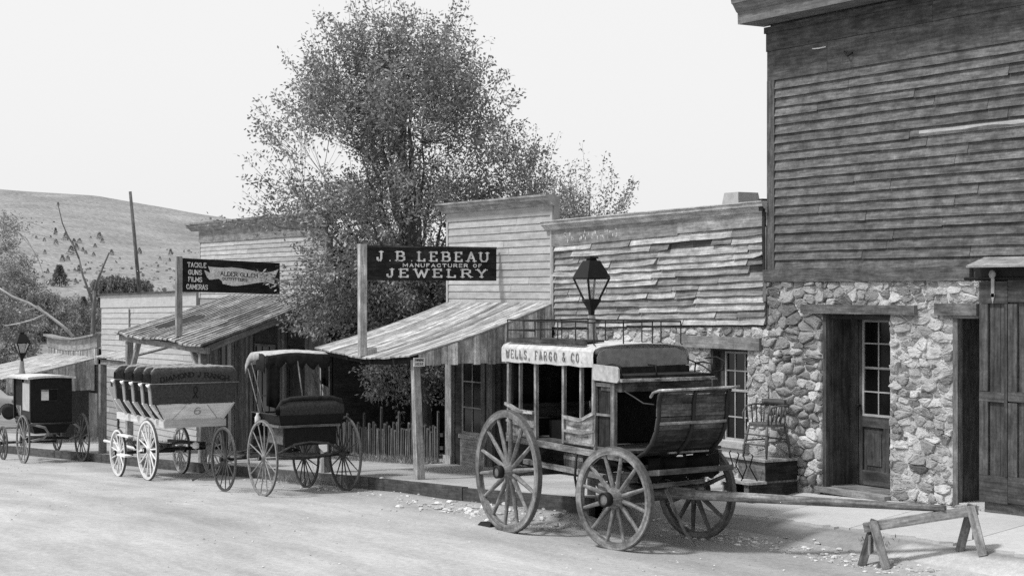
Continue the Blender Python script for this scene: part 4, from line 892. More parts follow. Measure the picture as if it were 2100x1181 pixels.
# stair box / plank side of the white shop porch
P1('partition', M_wsid, wsh, lambda b: siding(b, WY(220, 800).x, WY(246, 800).x, lambda x: zside(-43), lambda x: WY(220, 757).z, Yf-.06, 12, tone=(.55, .75)))
sl0, sr0 = -48.8, -44.45
ssh = thing('small_shop', (sl0, 14, zside(-46)), 'small far shop with a sway-backed slatted parapet and big porch roof', 'building')
def pz(x): return HC-1.20-.10*math.sin((x-sl0)/(sr0-sl0)*math.pi)-.08*(sr0-x)/(sr0-sl0)
P1('parapet', M_vb, ssh, lambda b: vboards(b, 'x', Yf, sl0, sr0+.3, lambda x: HC-1.95, lambda x: pz(x)-.3, .12, .03, (1.0, 2.0), gap=.05))
P1('parapet_back', M_dark, ssh, lambda b: b.box(sl0, sr0+.3, Yf+.002, Yf+.06, HC-2.4, HC-1.52, .8))
P1('frieze', M_mcorn, ssh, lambda b: [b.hexa([(a, Yf-.05, pz(a)-.30), (c, Yf-.05, pz(c)-.30), (c, Yf+.06, pz(c)-.30), (a, Yf+.06, pz(a)-.30), (a, Yf-.05, pz(a)), (c, Yf-.05, pz(c)), (c, Yf+.06, pz(c)), (a, Yf+.06, pz(a))], t) for a, c, t in [(sl0+i*.58, sl0+i*.58+.575, U(.75, 1.1)) for i in range(8)]])
P1('cap_board', M_mcorn, ssh, lambda b: [b.hexa([(a, Yf-.16, pz(a)+.002), (c, Yf-.16, pz(c)+.002), (c, Yf+.1, pz(c)+.002), (a, Yf+.1, pz(a)+.002), (a, Yf-.16, pz(a)+.05), (c, Yf-.16, pz(c)+.05), (c, Yf+.1, pz(c)+.05), (a, Yf+.1, pz(a)+.05)], .8) for a, c in [(sl0+i*.58, sl0+i*.58+.58) for i in range(8)]])
def cp(x, s): return Vector((x, 11.55+(Yf-.03-11.55)*s, HC-2.25+(.49)*(s-.05*math.sin(s*3.14))+.012*math.sin(x*3)))
b = MB(); boardroof(b, sl0, sr0+.02, cp, 20, .025, (.9, 1.15), gap=.004); b.build('porch_roof', M_roofb, ssh)
P1('gable_skirt', M_vb, ssh, lambda b: vboards(b, 'y', sr0, 11.65, Yf-.03, lambda y: HC-2.62, lambda y: cp(sr0, (y-11.55)/2.42).z-.03, .14, .02, (.6, 1.3), out=1))
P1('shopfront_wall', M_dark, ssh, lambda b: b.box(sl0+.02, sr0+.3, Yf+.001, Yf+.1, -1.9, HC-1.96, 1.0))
P1('casing', M_porch, ssh, lambda b: (b.box(WY(186, 850).x, WY(202, 850).x, Yf-.05, Yf-.001, zside(-45), HC-2.7, .85, (0,0,1)),))
for xx in (-48.5, -46.6): P1('post', M_porch, ssh, lambda b: b.box(xx-.06, xx+.06, 11.66, 11.78, zside(xx)-.05, HC-2.3, .5, (0,0,1)))
shop_body(ssh, sl0+.01, sr0-.01, HC-1.4, 7, M_dark, -2)
# shed roof glimpsed behind the white shop
bk = thing('back_shed', (-42, 24, -.8), 'pale shed whose roof edge just shows above the white shop front', 'shed')
P1('wall', M_lsid, bk, lambda b: b.box(-44, -40.5, 22, 26, -1.2, HC+.02, .8)); P1('roof', M_roofb, bk, lambda b: b.prism([(-44.3, 21.8, HC+.02), (-40.2, 21.8, HC+.02), (-41.2, 21.8, HC+.34), (-43.0, 21.8, HC+.34)], (0, 4.4, 0), 1.2))
# ================================================================== VEHICLES
M_fel = mat('worn_wheel_wood', .15, 'wood', var=.45, stain=.45, bump=.4, gs=(1.5, 30))
M_cwood = mat('coach_timber', .15, 'wood', var=.45, stain=.4, bump=.5)
M_cpan = mat('coach_panel_paint', .32, 'wood', var=.35, stain=.6, bump=.3)
M_canvas = mat('painted_canvas', .50, 'plain', var=.22, rough=.9, bump=.2)
M_leather = mat('old_leather', .013, 'plain', var=.45, rough=.75, bump=.5, gs=(2, 2))
M_boot = mat('boot_boards', .068, 'wood', var=.4, stain=.5, bump=.6)
M_tyre = mat('rusty_tyre', .10, 'plain', var=.3, rough=.7, bump=.3, gs=(4, 4))
M_wpaint = mat('flaking_white_paint', .66, 'wood', var=.12, stain=.10, bump=.2)
M_vinyl = mat('fringed_seat_cover', .06, 'plain', var=.35, rough=.8, bump=.8, gs=(6, 6))
M_black2 = mat('carriage_black', .010, 'plain', var=.35, rough=.5, bump=.1, spec=.2)
M_text = mat('dark_paint_lettering', .15, 'plain', var=.25)
def obj_at(b, name, m, parent, loc=(0,0,0), rz=0.0):
    o = b.build(name, m, None, (0,0,0)); o.parent = parent; o.location = loc; o.rotation_euler = (0, 0, rz); return o
def wheel(root, c, head, D, n, rr=.055, rw=.05, hr=.085, hl=.26, sr=.021, wood=M_fel, tyre=M_tyre, tone=1.0, side=-1, ph=None, hubm=None, lean=0.0):
    c = Vector(c)-Vector(root.location); Ro = D/2; ty = .012
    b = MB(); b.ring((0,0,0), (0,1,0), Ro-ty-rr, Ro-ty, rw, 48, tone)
    w_ = obj_at(b, 'wheel', wood, root, c, head); w_.rotation_euler = (lean, 0, head)
    b = MB(); b.ring((0,0,0), (0,1,0), Ro-ty, Ro, rw*.92, 48, 1.0); obj_at(b, 'tyre', tyre, w_)
    dish = side*-.03
    b = MB(); L = hl
    b.lathe([(hr*.55, -L/2), (hr*.62, -L*.42), (hr*.72, -L*.2), (hr, -L*.1), (hr*1.04, L*.08), (hr*.8, L*.2), (hr*.62, L*.36), (hr*.62, L*.5), (hr*.5, L*.53)], (0, dish, 0), (0, side, 0), 20, tone*.9)
    h_ = obj_at(b, 'hub', hubm or wood, w_)
    b = MB(); b.lathe([(hr*.66, L*.34), (hr*.70, L*.36), (hr*.70, L*.56), (hr*.5, L*.565), (hr*.48, L*.44), (.001, L*.44)], (0, dish, 0), (0, side, 0), 18, 1.0); obj_at(b, 'hub_band', M_iron, w_)
    b = MB(); b.tube([(0, dish, hr*.8), (0, dish*.75, hr*.8+(Ro-hr)*.25), (0, dish*.3, Ro*.72), (0, 0, Ro-ty-rr*.9)], [sr*1.15, sr*1.1, sr*.85, sr*.8], 7, tone*1.05, cap=False)
    s0 = obj_at(b, 'spoke', wood, w_); ph = U(0, 6.28) if ph is None else ph; s0.rotation_euler = (0, ph, 0)
    for k in range(1, n):
        s = s0.copy(); COL.objects.link(s); s.rotation_euler = (0, ph+2*math.pi*k/n, 0)
    return w_

# ------------------------------------------------------------------ the mud coach
Xr, Xf, Yn, Yr = -17.70, -15.80, 10.65, 11.90
coach = thing('stagecoach', (-16.4, 11.2, gz(-16.4, 11.2)), 'weathered open-sided stagecoach with canvas valance, roof rack and curved front boot', 'coach')
Rn, Rf_, Fn, Ff = (-17.27, 10.40), (-17.12, 11.86), (-15.25, 10.53), (-15.48, 11.82)
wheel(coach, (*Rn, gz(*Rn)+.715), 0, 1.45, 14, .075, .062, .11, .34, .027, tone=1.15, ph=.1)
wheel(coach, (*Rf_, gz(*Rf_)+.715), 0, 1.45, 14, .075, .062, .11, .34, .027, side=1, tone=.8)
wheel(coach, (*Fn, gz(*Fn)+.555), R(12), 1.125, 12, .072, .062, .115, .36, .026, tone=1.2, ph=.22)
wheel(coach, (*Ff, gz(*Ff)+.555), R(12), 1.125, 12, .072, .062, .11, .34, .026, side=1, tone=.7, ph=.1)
zA = gz(*Rn)+.715; zB = gz(*Fn)+.555
P1('axle', M_cwood, coach, lambda b: b.bar((Rn[0], Rn[1]+.08, zA), (Rf_[0], Rf_[1]-.08, zA-.01), .09, .11, .5))
P1('axle', M_cwood, coach, lambda b: b.bar((Fn[0], Fn[1]+.08, zB), (Ff[0], Ff[1]-.08, zB-.01), .10, .13, .5))
P1('bolster', M_cwood, coach, lambda b: (b.bar((Fn[0]+.0, Fn[1]+.16, zB+.22), (Ff[0], Ff[1]-.16, zB+.22), .12, .12, .8)))
P1('perch', M_cwood, coach, lambda b: b.bar((Rn[0], 11.15, zA-.02), (Fn[0], 11.18, zB+.12), .08, .10, .6))
P1('side_step', M_cwood, coach, lambda b: (b.bar((-17.3, 10.66, .78), (-15.62, 10.66, .745), .06, .055, 1.35)))
P1('sill_rail', M_cwood, coach, lambda b: (b.bar((Xr+.05, Yn-.02, 1.03), (-15.15, Yn-.02, .985), .05, .07, 1.25), b.bar((Xr+.05, Yr+.0, 1.03), (-15.15, Yr+.0, .99), .05, .07, .8)))
P1('spring', M_iron, coach, lambda b: (b.tube([(-17.5, 10.85, .83), (-17.0, 10.85, .93), (-16.4, 10.86, .95), (-15.7, 10.85, .9), (-15.2, 10.85, .74)], .035, 6), ))
P1('spring', M_iron, coach, lambda b: (b.tube([(-17.5, 11.65, .83), (-17.0, 11.65, .93), (-16.4, 11.66, .95), (-15.7, 11.65, .9), (-15.2, 11.65, .74)], .035, 6), ))
P1('floor', M_cwood, coach, lambda b: b.box(Xr+.02, -15.1, Yn+.0, Yr-.02, 1.045, 1.075, .5))
P1('rear_boot', M_leather, coach, lambda b: b.hexa([(Xr-.12, Yn+.12, .78), (Xr+.35, Yn+.12, .70), (Xr+.35, Yr-.12, .70), (Xr-.12, Yr-.12, .78), (Xr-.05, Yn+.1, 1.04), (Xr+.9, Yn+.1, 1.04), (Xr+.9, Yr-.1, 1.04), (Xr-.05, Yr-.1, 1.04)], 1.0))
P1('under_panel', M_leather, coach, lambda b: b.hexa([(-17.2, 10.9, .80), (-15.7, 10.9, .84), (-15.7, 11.6, .84), (-17.2, 11.6, .80), (-17.3, 10.8, 1.043), (-15.6, 10.8, 1.043), (-15.6, 11.7, 1.043), (-17.3, 11.7, 1.043)], .8))
P1('tool_box', M_cpan, coach, lambda b: (b.box(-16.62, -16.22, Yn+.12, Yr-.3, .72, .93, .45), b.box(-16.62, -16.22, Yn+.115, Yn+.119, .86, .9, 1.6)))
# posts and belt
def zt_at(x): return 1.97
pxs = [(1044, .040), (1068, .026), (1100, .045), (1157, .042), (1193, .034), (1218, .036)]
def belt(x):
    return tab([(Xr, 1.45), (Xr+.27, 1.375), (Xr+.45, 1.37), (-16.48, 1.37), (-16.1, 1.345), (-15.98, 1.365), (-15.8, 1.44)])(x)
for u_, w2 in pxs:
    X_ = WY(u_, 800, Yn).x; door_ = u_ in (1100, 1157)
    P1('pillar', M_cwood, coach, lambda b: b.bar((X_, Yn, 1.06 if (door_ or u_ > 1210 or u_ < 1050) else belt(X_)), (X_, Yn, 1.99), w2, .04, 1.35, up=(0,1,0)))
for X_ in (Xr+.02, -17.0, -16.5, Xf): P1('pillar', M_cwood, coach, lambda b: b.bar((X_, Yr-.02, 1.06), (X_, Yr-.02, 1.99), .04, .04, .8, up=(0,1,0)))
xa, xb = WY(1100, 800, Yn).x, WY(1157, 800, Yn).x
def panel(b, x0, x1, t):
    n = 8
    for (f0, f1, yy, tt) in ((0, .44, .0, 1.0), (.47, .97, .006, .95)):
        rows = []
        for f in (f0, f1): rows.append([(x0+(x1-x0)*k/n, Yn+.002+yy, 1.075+(belt(x0+(x1-x0)*k/n)-1.075)*f) for k in range(n+1)])
        b.sheet(rows, (0, .018, 0), t*tt, smooth=False)
def beltbar(b, x0, x1):
    n = 6
    for k in range(n):
        a, c = x0+(x1-x0)*k/n, x0+(x1-x0)*(k+1)/n; b.bar((a, Yn-.022, belt(a)), (c, Yn-.022, belt(c)), .05, .035, 1.8)
        for f, t in ((.02, 1.1), (.455, 1.4)): b.bar((a, Yn-.012, 1.075+(belt(a)-1.075)*f), (c, Yn-.012, 1.075+(belt(c)-1.075)*f), .026, .026, t)
for (x0, x1) in ((Xr+.01, xa-.022), (xb+.02, Xf+.02)):
    P1('side_panel', M_cpan, coach, lambda b: panel(b, x0, x1, .85)); P1('belt_rail', M_cwood, coach, lambda b: beltbar(b, x0, x1))
P1('side_panel', M_boot, coach, lambda b: b.box(Xr, Xf, Yr-.045, Yr-.03, 1.08, 1.42, .6))
P1('side_panel', M_boot, coach, lambda b: b.box(Xr+.0, Xr+.02, Yn+.03, Yr-.05, 1.08, 1.45, .8))
# rolled side curtains of black leather on the far side and back
P1('curtain', M_leather, coach, lambda b: b.sheet([[(Xr+.05+(Xf-Xr-.08)*k/30, Yr-.06+.02*math.sin(k*1.3), z) for k in range(31)] for z in (1.40, 1.7, 2.02)], (0, .006, 0), .6))
P1('curtain', M_leather, coach, lambda b: b.sheet([[(Xr+.04+.012*math.sin(k*1.3), Yn+.06+(Yr-Yn-.12)*k/20, z) for k in range(21)] for z in (1.44, 1.7, 2.02)], (.006, 0, 0), .6))
for xs_ in (-17.45, -16.85, -16.1): P1('bench', M_leather, coach, lambda b: (b.box(xs_-.15, xs_+.15, Yn+.16, Yr-.12, 1.08, 1.28, .3)))
# canvas roof
sec = [(Yn-.045, 1.955), (Yn-.05, 2.06), (Yn-.045, 2.12), (Yn-.02, 2.155), (Yn+.06, 2.18), (Yn+.3, 2.20), ((Yn+Yr)/2, 2.21), (Yr-.3, 2.20), (Yr-.06, 2.175), (Yr+.02, 2.13), (Yr+.035, 2.05), (Yr+.035, 1.955)]
def roofz(x): return .015*math.sin((x-Xr)*1.5)
P1('roof', M_canvas, coach, lambda b: b.sheet([[(Xr-.05+(Xf-Xr+.08)*k/16, y+.004*math.sin(k*2.1), z+roofz(Xr+k*.12)*.3+(.006*math.sin(k*1.7) if z < 2 else 0)) for k in range(17)] for y, z in sec], (0, 0, -.008), 1.0, smooth=False))
rf0 = [o for o in coach.children if o.name.startswith('roof')][-1]
b = MB(); letter_mesh(b, 'WELLS, FARGO & CO.', (Xr+.06, Yn-.052, 2.0), (1,0,0), (0,0,1), (0,-1,0), .098, .052, .017, 0, False, .75, total=1.66)
b.build('lettering', M_text, rf0)
P1('roof_batten', M_boot, coach, lambda b: b.box(Xr+.0, Xf-.2, Yn-.01, Yn+.03, 2.186, 2.235, .75))
P1('front_hood', mat('grey_canvas', .22, 'plain', var=.2, rough=.9, bump=.3), coach, lambda b: b.prism([(Xf+.035, Yn+.0, 1.94), (Xf+.035, Yn-.0, 2.06), (Xf+.035, Yn+.03, 2.12), (Xf+.035, Yn+.12, 2.155), (Xf+.035, Yr-.16, 2.155), (Xf+.035, Yr-.05, 2.11), (Xf+.035, Yr-.0, 2.03), (Xf+.035, Yr-.0, 1.96)], (.012, 0, 0), 1.0))
P1('front_beam', M_boot, coach, lambda b: (b.box(Xf+.0, Xf+.05, Yn+.02, Yr-.02, 1.86, 1.935, .5)))
P1('bulkhead', M_leather, coach, lambda b: b.box(Xf-.01, Xf+.02, Yn+.03, Yr-.03, 1.1, 1.855, .6))
# driver's seat
P1('driver_seat', M_cpan, coach, lambda b: (b.box(Xf+.03, -15.22, Yn-.03, Yr+.02, 1.81, 1.845, 1.0), b.box(Xf+.12, -15.28, Yn+.0, Yr-.02, 1.70, 1.809, .16)))
P1('seat_cushion', M_leather, coach, lambda b: b.box(Xf+.05, -15.26, Yn+.02, Yr-.02, 1.846, 1.88, 1.3))
P1('seat_back', M_leather, coach, lambda b: b.hexa([(Xf+.05, Yn+.0, 1.85), (Xf+.09, Yn+.0, 1.85), (Xf+.09, Yr, 1.85), (Xf+.05, Yr, 1.85), (Xf+.05, Yn, 1.95), (Xf+.08, Yn, 1.95), (Xf+.08, Yr, 1.95), (Xf+.05, Yr, 1.95)], 1.2))
P1('seat_end', M_canvas, coach, lambda b: (b.prism([(Xf+.01, Yn-.045, 1.815), (-15.31, Yn-.045, 1.80), (-15.275, Yn-.045, 1.83), (-15.285, Yn-.045, 1.955), (-15.32, Yn-.045, 1.975), (Xf+.02, Yn-.045, 1.99)], (0, .02, 0), .8)))
def irons(b):
    for y in (Yn-.0, Yr-.0): b.tube([(-15.62, y, 1.85), (-15.60, y, 1.98), (-15.45, y, 2.0), (-15.30, y, 1.98), (-15.28, y, 1.85)], .009, 6)
    b.tube([(-15.30, Yr, 1.88), (-15.12, Yr+.02, 1.92), (-15.10, Yr+.02, 2.02), (-15.24, Yr+.02, 2.06), (-15.42, Yr, 2.04)], .009, 6)
    b.tube([(-15.34, 11.05, 1.99), (-15.2, 11.05, 1.99), (-15.18, 11.05, 1.86)], .01, 6); b.tube([(Xf+.05, Yr, 2.02), (-15.45, Yr, 1.95), (-15.2, Yr, 1.84)], .009, 6)
PS('seat_iron', M_iron, coach, [lambda b, y=y: b.tube([(-15.62, y, 1.85), (-15.60, y, 1.98), (-15.45, y, 2.0), (-15.30, y, 1.98), (-15.28, y, 1.85)], .009, 6) for y in (Yn, Yr)]+[
 lambda b: b.tube([(-15.30, Yr, 1.88), (-15.12, Yr+.02, 1.92), (-15.10, Yr+.02, 2.02), (-15.24, Yr+.02, 2.06), (-15.42, Yr, 2.04)], .009, 6),
 lambda b: b.tube([(-15.34, 11.05, 1.99), (-15.2, 11.05, 1.99), (-15.18, 11.05, 1.86)], .01, 6), lambda b: b.tube([(Xf+.05, Yr, 2.02), (-15.45, Yr, 1.95), (-15.2, Yr, 1.84)], .009, 6)])
# foot-well side and front boot
xq = WY(1258, 800, Yn).x
P1('foot_panel', M_boot, coach, lambda b: (b.box(Xf+.06, xq-.02, Yn+.012, Yn+.03, 1.08, 1.80, .32)))
P1('foot_frame', M_cwood, coach, lambda b: (b.box(Xf+.04, xq-.02, Yn-.012, Yn+.01, 1.745, 1.785, 1.1), b.box(Xf+.04, xq-.02, Yn-.012, Yn+.01, 1.42, 1.445, 1.2), b.box(xq-.03, xq+.045, Yn-.02, Yn+.02, 1.02, 1.80, .95, (0,0,1)), b.box(Xf+.0, Xf+.035, Yn-.02, Yn+.02, 1.02, 1.80, 1.0, (0,0,1))))
prof = [(-15.5, 1.00), (-15.2, .99), (-15.0, 1.02), (-14.86, 1.09), (-14.74, 1.19), (-14.66, 1.32), (-14.625, 1.46), (-14.62, 1.6), (-14.60, 1.70), (-14.56, 1.75)]
for i in range(len(prof)-1):
    (xA_, zA_), (xB_, zB_) = prof[i], prof[i+1]; t = [.4, .4, .4, .4, .5, 1.0, 1.35, .95, 1.0][i]
    gp = .014 if i == 6 else .004
    P1('boot_board', M_boot, coach, lambda b: b.hexa([(xA_, Yn, zA_+gp), (xA_-.02, Yn, zA_+gp), (xA_-.02, 11.58, zA_+.004), (xA_, 11.58, zA_+.004), (xB_, Yn, zB_), (xB_-.02, Yn, zB_), (xB_-.02, 11.58, zB_), (xB_, 11.58, zB_)], t, (0, 1, 0)))
for y_ in (Yn+.012, 11.12, 11.568):
    P1('boot_rib', M_iron, coach, lambda b: b.tube([(p[0]+.012, y_, p[1]-.006) for p in prof[1:]], [.022]*9, 6, 2.2))
P1('boot_batten', M_cwood, coach, lambda b: (b.bar((-14.612, Yn+.02, 1.40), (-14.612, 11.56, 1.40), .02, .03, 1.5), b.bar((-14.90, Yn+.35, 1.055), (-14.90, 11.54, 1.055), .03, .02, 1.6)))
P1('boot_lip', M_cpan, coach, lambda b: b.tube([(-14.66, Yn-.06, 1.68), (-14.6, Yn-.07, 1.73), (-14.55, Yn-.03, 1.755), (-14.545, 11.2, 1.76), (-14.54, 11.58, 1.765), (-14.53, 11.68, 1.77)], .016, 6, 1.1))
P1('foot_side', M_leather, coach, lambda b: b.prism([(-15.42, 11.55, 1.0), (-14.9, 11.55, 1.06), (-14.68, 11.55, 1.3), (-14.66, 11.55, 1.6), (-15.42, 11.55, 1.6)], (0, .015, 0), .7))
P1('stay', M_iron, coach, lambda b: b.tube([(-15.42, Yn+.02, 1.76), (-15.1, Yn+.03, 1.66), (-14.9, Yn+.02, 1.6), (-14.68, Yn+.0, 1.60)], .007, 5, 4))
# roof rack
def rack(b):
    z0, z1 = 2.19, 2.45
    loop = [(Xr-.02, Yn+.02), (Xf-.05, Yn+.02), (Xf+.0, Yr-.06), (Xr-.02, Yr-.06), (Xr-.02, Yn+.02)]
    for a, c in zip(loop[:-1], loop[1:]):
        n = 5 if abs(a[0]-c[0]) > .5 else 3
        b.tube([(a[0]+(c[0]-a[0])*k/n, a[1]+(c[1]-a[1])*k/n, z1+.006*math.sin(k*2+a[0])) for k in range(n+1)], .0085, 6)
        for k in range(n): 
            q = (a[0]+(c[0]-a[0])*k/n, a[1]+(c[1]-a[1])*k/n); b.tube([(q[0]+.03, q[1], z0), (q[0], q[1], z0+.01), (q[0], q[1], z1)], .0075, 6)
    b.tube([(Xr-.02, Yn+.02, 2.33), (-17.1, Yn+.02, 2.33)], .007, 6); b.tube([(Xr-.02, Yn+.02, 2.33), (Xr-.02, Yr-.06, 2.33)], .007, 6)
P1('roof_rack', M_iron, coach, rack)
P1('roof_board', M_boot, coach, lambda b: b.box(Xr+.05, -16.2, Yn+.1, Yn+.4, 2.215, 2.24, .7))
# running gear forward: hounds, pole, prop
_p = [G(1767, 1160), G(1818, 1166), G(1968, 1129), G(2016, 1139)]; _m1, _m2 = (_p[0]+_p[1])/2, (_p[2]+_p[3])/2
def _lz(u, v, p): return HC+ray(u, v).z*Vector((p.x, p.y, 0)).dot(FW)
_t1, _t2 = Vector((_m1.x, _m1.y, _lz(1780, 1078, _m1))), Vector((_m2.x, _m2.y, _lz(1985, 1047, _m2)))
B_ = _t1.lerp(_t2, .64)+Vector((0, 0, .047+.036)); A_ = Vector((-15.45, 11.02, .58))
P1('pole', M_cwood, coach, lambda b: b.tube([A_-Vector((.5, .2, -.02)), A_, A_.lerp(B_, .35), B_+(B_-A_).normalized()*.10], [.05, .058, .054, .034], 8, 1.25))
P1('hounds', M_cwood, coach, lambda b: (b.bar((-15.7, 10.95, .66), (-14.75, 11.22, .63), .07, .08, .8), b.bar((-15.75, 11.6, .66), (-14.8, 11.36, .63), .07, .08, .6), b.bar((-14.98, 10.78, .70), (-15.12, 11.62, .70), .09, .05, 1.0)))
P1('footboard', M_cwood, coach, lambda b: b.hexa([(-15.05, 10.75, .80), (-14.72, 10.75, .84), (-14.78, 11.8, .84), (-15.1, 11.8, .80), (-15.05, 10.75, .86), (-14.72, 10.75, .90), (-14.78, 11.8, .90), (-15.1, 11.8, .86)], .55))
P1('fifth_wheel', M_iron, coach, lambda b: b.lathe([(.24, 0), (.3, 0), (.3, .04), (.24, .04)], (-15.36, 11.17, zB+.08), (0,0,1), 20))
P1('leather_hangings', M_leather, coach, lambda b: b.sheet([[(-15.0+.05*math.sin(k), 10.8+.055*k, z+(-.05*abs(math.sin(k*.7)) if z < .9 else 0)) for k in range(19)] for z in (.78, .9, 1.0)], (.01, 0, 0), .5))
pa = G(1426, 1124); P1('prop_stick', M_cwood, coach, lambda b: (b.tube([(-14.95, 11.0, .66), Vector((-15.0, 11.2, .3)).lerp(pa, .35), pa+Vector((0,0,.02))], [.024, .02, .014], 6, 1.1)))
P1('brake_rod', M_iron, coach, lambda b: (b.tube([(-16.12, 10.62, 1.0), (-16.1, 10.58, .70), (-16.05, 10.6, .45)], .014, 6)))
ck = G(1000, 1078)
ch = thing('wheel_chock', (ck.x, ck.y, ck.z), 'small dark chock against the coach rear wheel on the dirt', 'chock')
P1('block', M_iron, ch, lambda b: b.hexa([(ck.x-.12, ck.y-.08, ck.z), (ck.x+.14, ck.y-.05, ck.z), (ck.x+.14, ck.y+.09, ck.z), (ck.x-.12, ck.y+.07, ck.z), (ck.x-.08, ck.y-.05, ck.z+.05), (ck.x+.12, ck.y-.03, ck.z+.04), (ck.x+.12, ck.y+.06, ck.z+.04), (ck.x-.08, ck.y+.05, ck.z+.045)], 1))

# ------------------------------------------------------------------ sawhorse under the pole
pl = [G(1767, 1160), G(1818, 1166), G(1968, 1129), G(2016, 1139)]
m1, m2 = (pl[0]+pl[1])/2, (pl[2]+pl[3])/2
def lift_to(u, v, p):
    d = ray(u, v); t = (Vector((p.x, p.y, 0))).dot(FW); return HC+d.z*t
t1 = Vector((m1.x, m1.y, lift_to(1780, 1078, m1))); t2 = Vector((m2.x, m2.y, lift_to(1985, 1047, m2)))
sh = thing('sawhorse', (m1+m2)/2, 'rough timber sawhorse propping up the end of the coach pole', 'sawhorse')
dv = (t2-t1).normalized(); M_saw = mat('sawhorse_timber', .20, 'wood', var=.35, stain=.35, bump=.4)
P1('beam', M_saw, sh, lambda b: b.bar(t1-dv*.10, t2+dv*.06, .075, .095, 1.1))
sdv = dv.cross(Vector((0,0,1))).normalized()
for (tp, lg, s_) in ((t1, pl[0], -1), (t1, pl[1], 1), (t2, pl[2], -1), (t2, pl[3], 1)):
    sg_ = 1 if (lg-tp).dot(sdv) > 0 else -1
    P1('leg', M_saw, sh, lambda b: b.bar(tp+sdv*sg_*.055+Vector((0,0,.055)), lg+Vector((0,0,.0)), .085, .032, .7 if s_ < 0 else 1.15, up=dv.cross(Vector((0,0,1)))))
P1('gusset', M_saw, sh, lambda b: b.hexa([t1-dv*.045-sdv*.10-Vector((0,0,.27)), t1-dv*.045+sdv*.10-Vector((0,0,.27)), t1-dv*.02+sdv*.10-Vector((0,0,.27)), t1-dv*.02-sdv*.10-Vector((0,0,.27)), t1-dv*.045-sdv*.07-Vector((0,0,.08)), t1-dv*.045+sdv*.07-Vector((0,0,.08)), t1-dv*.02+sdv*.07-Vector((0,0,.08)), t1-dv*.02-sdv*.07-Vector((0,0,.08))], .9))
P1('gusset', M_saw, sh, lambda b: b.hexa([t2+dv*.02-sdv*.10-Vector((0,0,.27)), t2+dv*.02+sdv*.10-Vector((0,0,.27)), t2+dv*.045+sdv*.10-Vector((0,0,.27)), t2+dv*.045-sdv*.10-Vector((0,0,.27)), t2+dv*.02-sdv*.07-Vector((0,0,.08)), t2+dv*.02+sdv*.07-Vector((0,0,.08)), t2+dv*.045+sdv*.07-Vector((0,0,.08)), t2+dv*.045-sdv*.07-Vector((0,0,.08))], .6))

# ------------------------------------------------------------------ shoeshine stand: stepped box, chair and foot irons
bx0, bx1, by0, by1 = -16.73, -16.2, 13.43, 13.93; btop = HC+(597-943)*20.8/3500; stp = HC+(597-989)*20.7/3500; bg0 = zside(-16.4)-.03
M_box = mat('stand_timber', .17, 'wood', var=.35, stain=.35, bump=.4)
box = thing('step_box', (-16.45, 13.5, bg0), 'two-step wooden platform box under the window, its right side coloured dark as shade', 'box')
P1('upper_box', M_box, box, lambda b: (b.box(bx0, bx1-.015, by0, by1, bg0, btop-.03, .85), ))
P1('upper_tread', M_box, box, lambda b: (b.box(bx0-.03, bx1+.02, by0-.03, by1, btop-.029, btop, 1.7)))
P1('lower_box', M_box, box, lambda b: (b.box(bx0, bx0+.03, by0-.25, by0-.002, bg0, stp-.03, 1.0, (0,0,1)), b.box(bx0+.03, bx1-.12, by0-.10, by0-.002, bg0, stp-.03, .06), b.box(bx1-.11, bx1-.016, by0-.25, by0-.002, bg0, stp-.03, 1.3, (0,0,1)), b.box(bx0+.03, bx1-.12, by0-.25, by0-.22, bg0, bg0+.05, 1.3)))
P1('lower_tread', M_box, box, lambda b: (b.box(bx0-.06, bx1+.02, by0-.28, by0-.002, stp-.029, stp, 2.3)))
P1('shade_side_board', M_boot, box, lambda b: (b.box(bx1-.014, bx1, by0-.25, by1, bg0, stp-.031, .4, (0,1,0)), b.box(bx1-.014, bx1+.001, by0, by1, stp-.0, btop-.030, .3, (0,1,0))))  # boards toned dark: the side's shade is in the colour
for xx in (bx0+.09, bx0+.36):
    fi = thing('foot_iron', (xx, by0-.14, stp), 'bent wire shoeshine foot iron standing on the lower tread, %s one' % ('left' if xx < bx0+.2 else 'right'), 'foot rest', 'foot irons on the step box')
    P1('frame', M_iron, fi, lambda b: (b.tube([(xx-.03, by0-.22, stp), (xx-.01, by0-.15, stp+.17), (xx-.07, by0-.16, stp+.32), (xx-.09, by0-.12, stp+.34)], .008, 6), b.tube([(xx+.08, by0-.06, stp), (xx+.02, by0-.13, stp+.17), (xx+.07, by0-.12, stp+.31), (xx+.09, by0-.16, stp+.33)], .008, 6)))
M_chair = mat('chair_varnish', .085, 'wood', var=.3, stain=.2, bump=.2)
cxm, cym, cs = -16.46, 13.66, btop+.425
chair = thing('armchair', (cxm, cym, btop), 'spindle-backed wooden armchair standing on the step box by the window', 'chair')
P1('seat', M_chair, chair, lambda b: b.prism([(cxm+.24*math.cos(a)*(1 if abs(math.cos(a)) < .9 else 1), cym+.21*math.sin(a), cs) for a in [k*math.pi/8 for k in range(16)]], (0,0,-.035), 1.2))
for (sx_, sy_) in ((-1,-1),(1,-1),(1,1),(-1,1)):
    P1('leg', M_chair, chair, lambda b: b.tube([(cxm+sx_*.17, cym+sy_*.14, cs-.03), (cxm+sx_*.20, cym+sy_*.17, cs-.2), (cxm+sx_*.225, cym+sy_*.19, btop)], [.013, .02, .012], 8, 1.6 if sy_ < 0 else 1.1))
P1('stretcher', M_chair, chair, lambda b: [b.tube([(cxm-.21, cym+y, z), (cxm+.21, cym+y, z)], .01, 6, 1.3) for y, z in ((-.17, cs-.14), (-.18, cs-.26), (.17, cs-.2))])
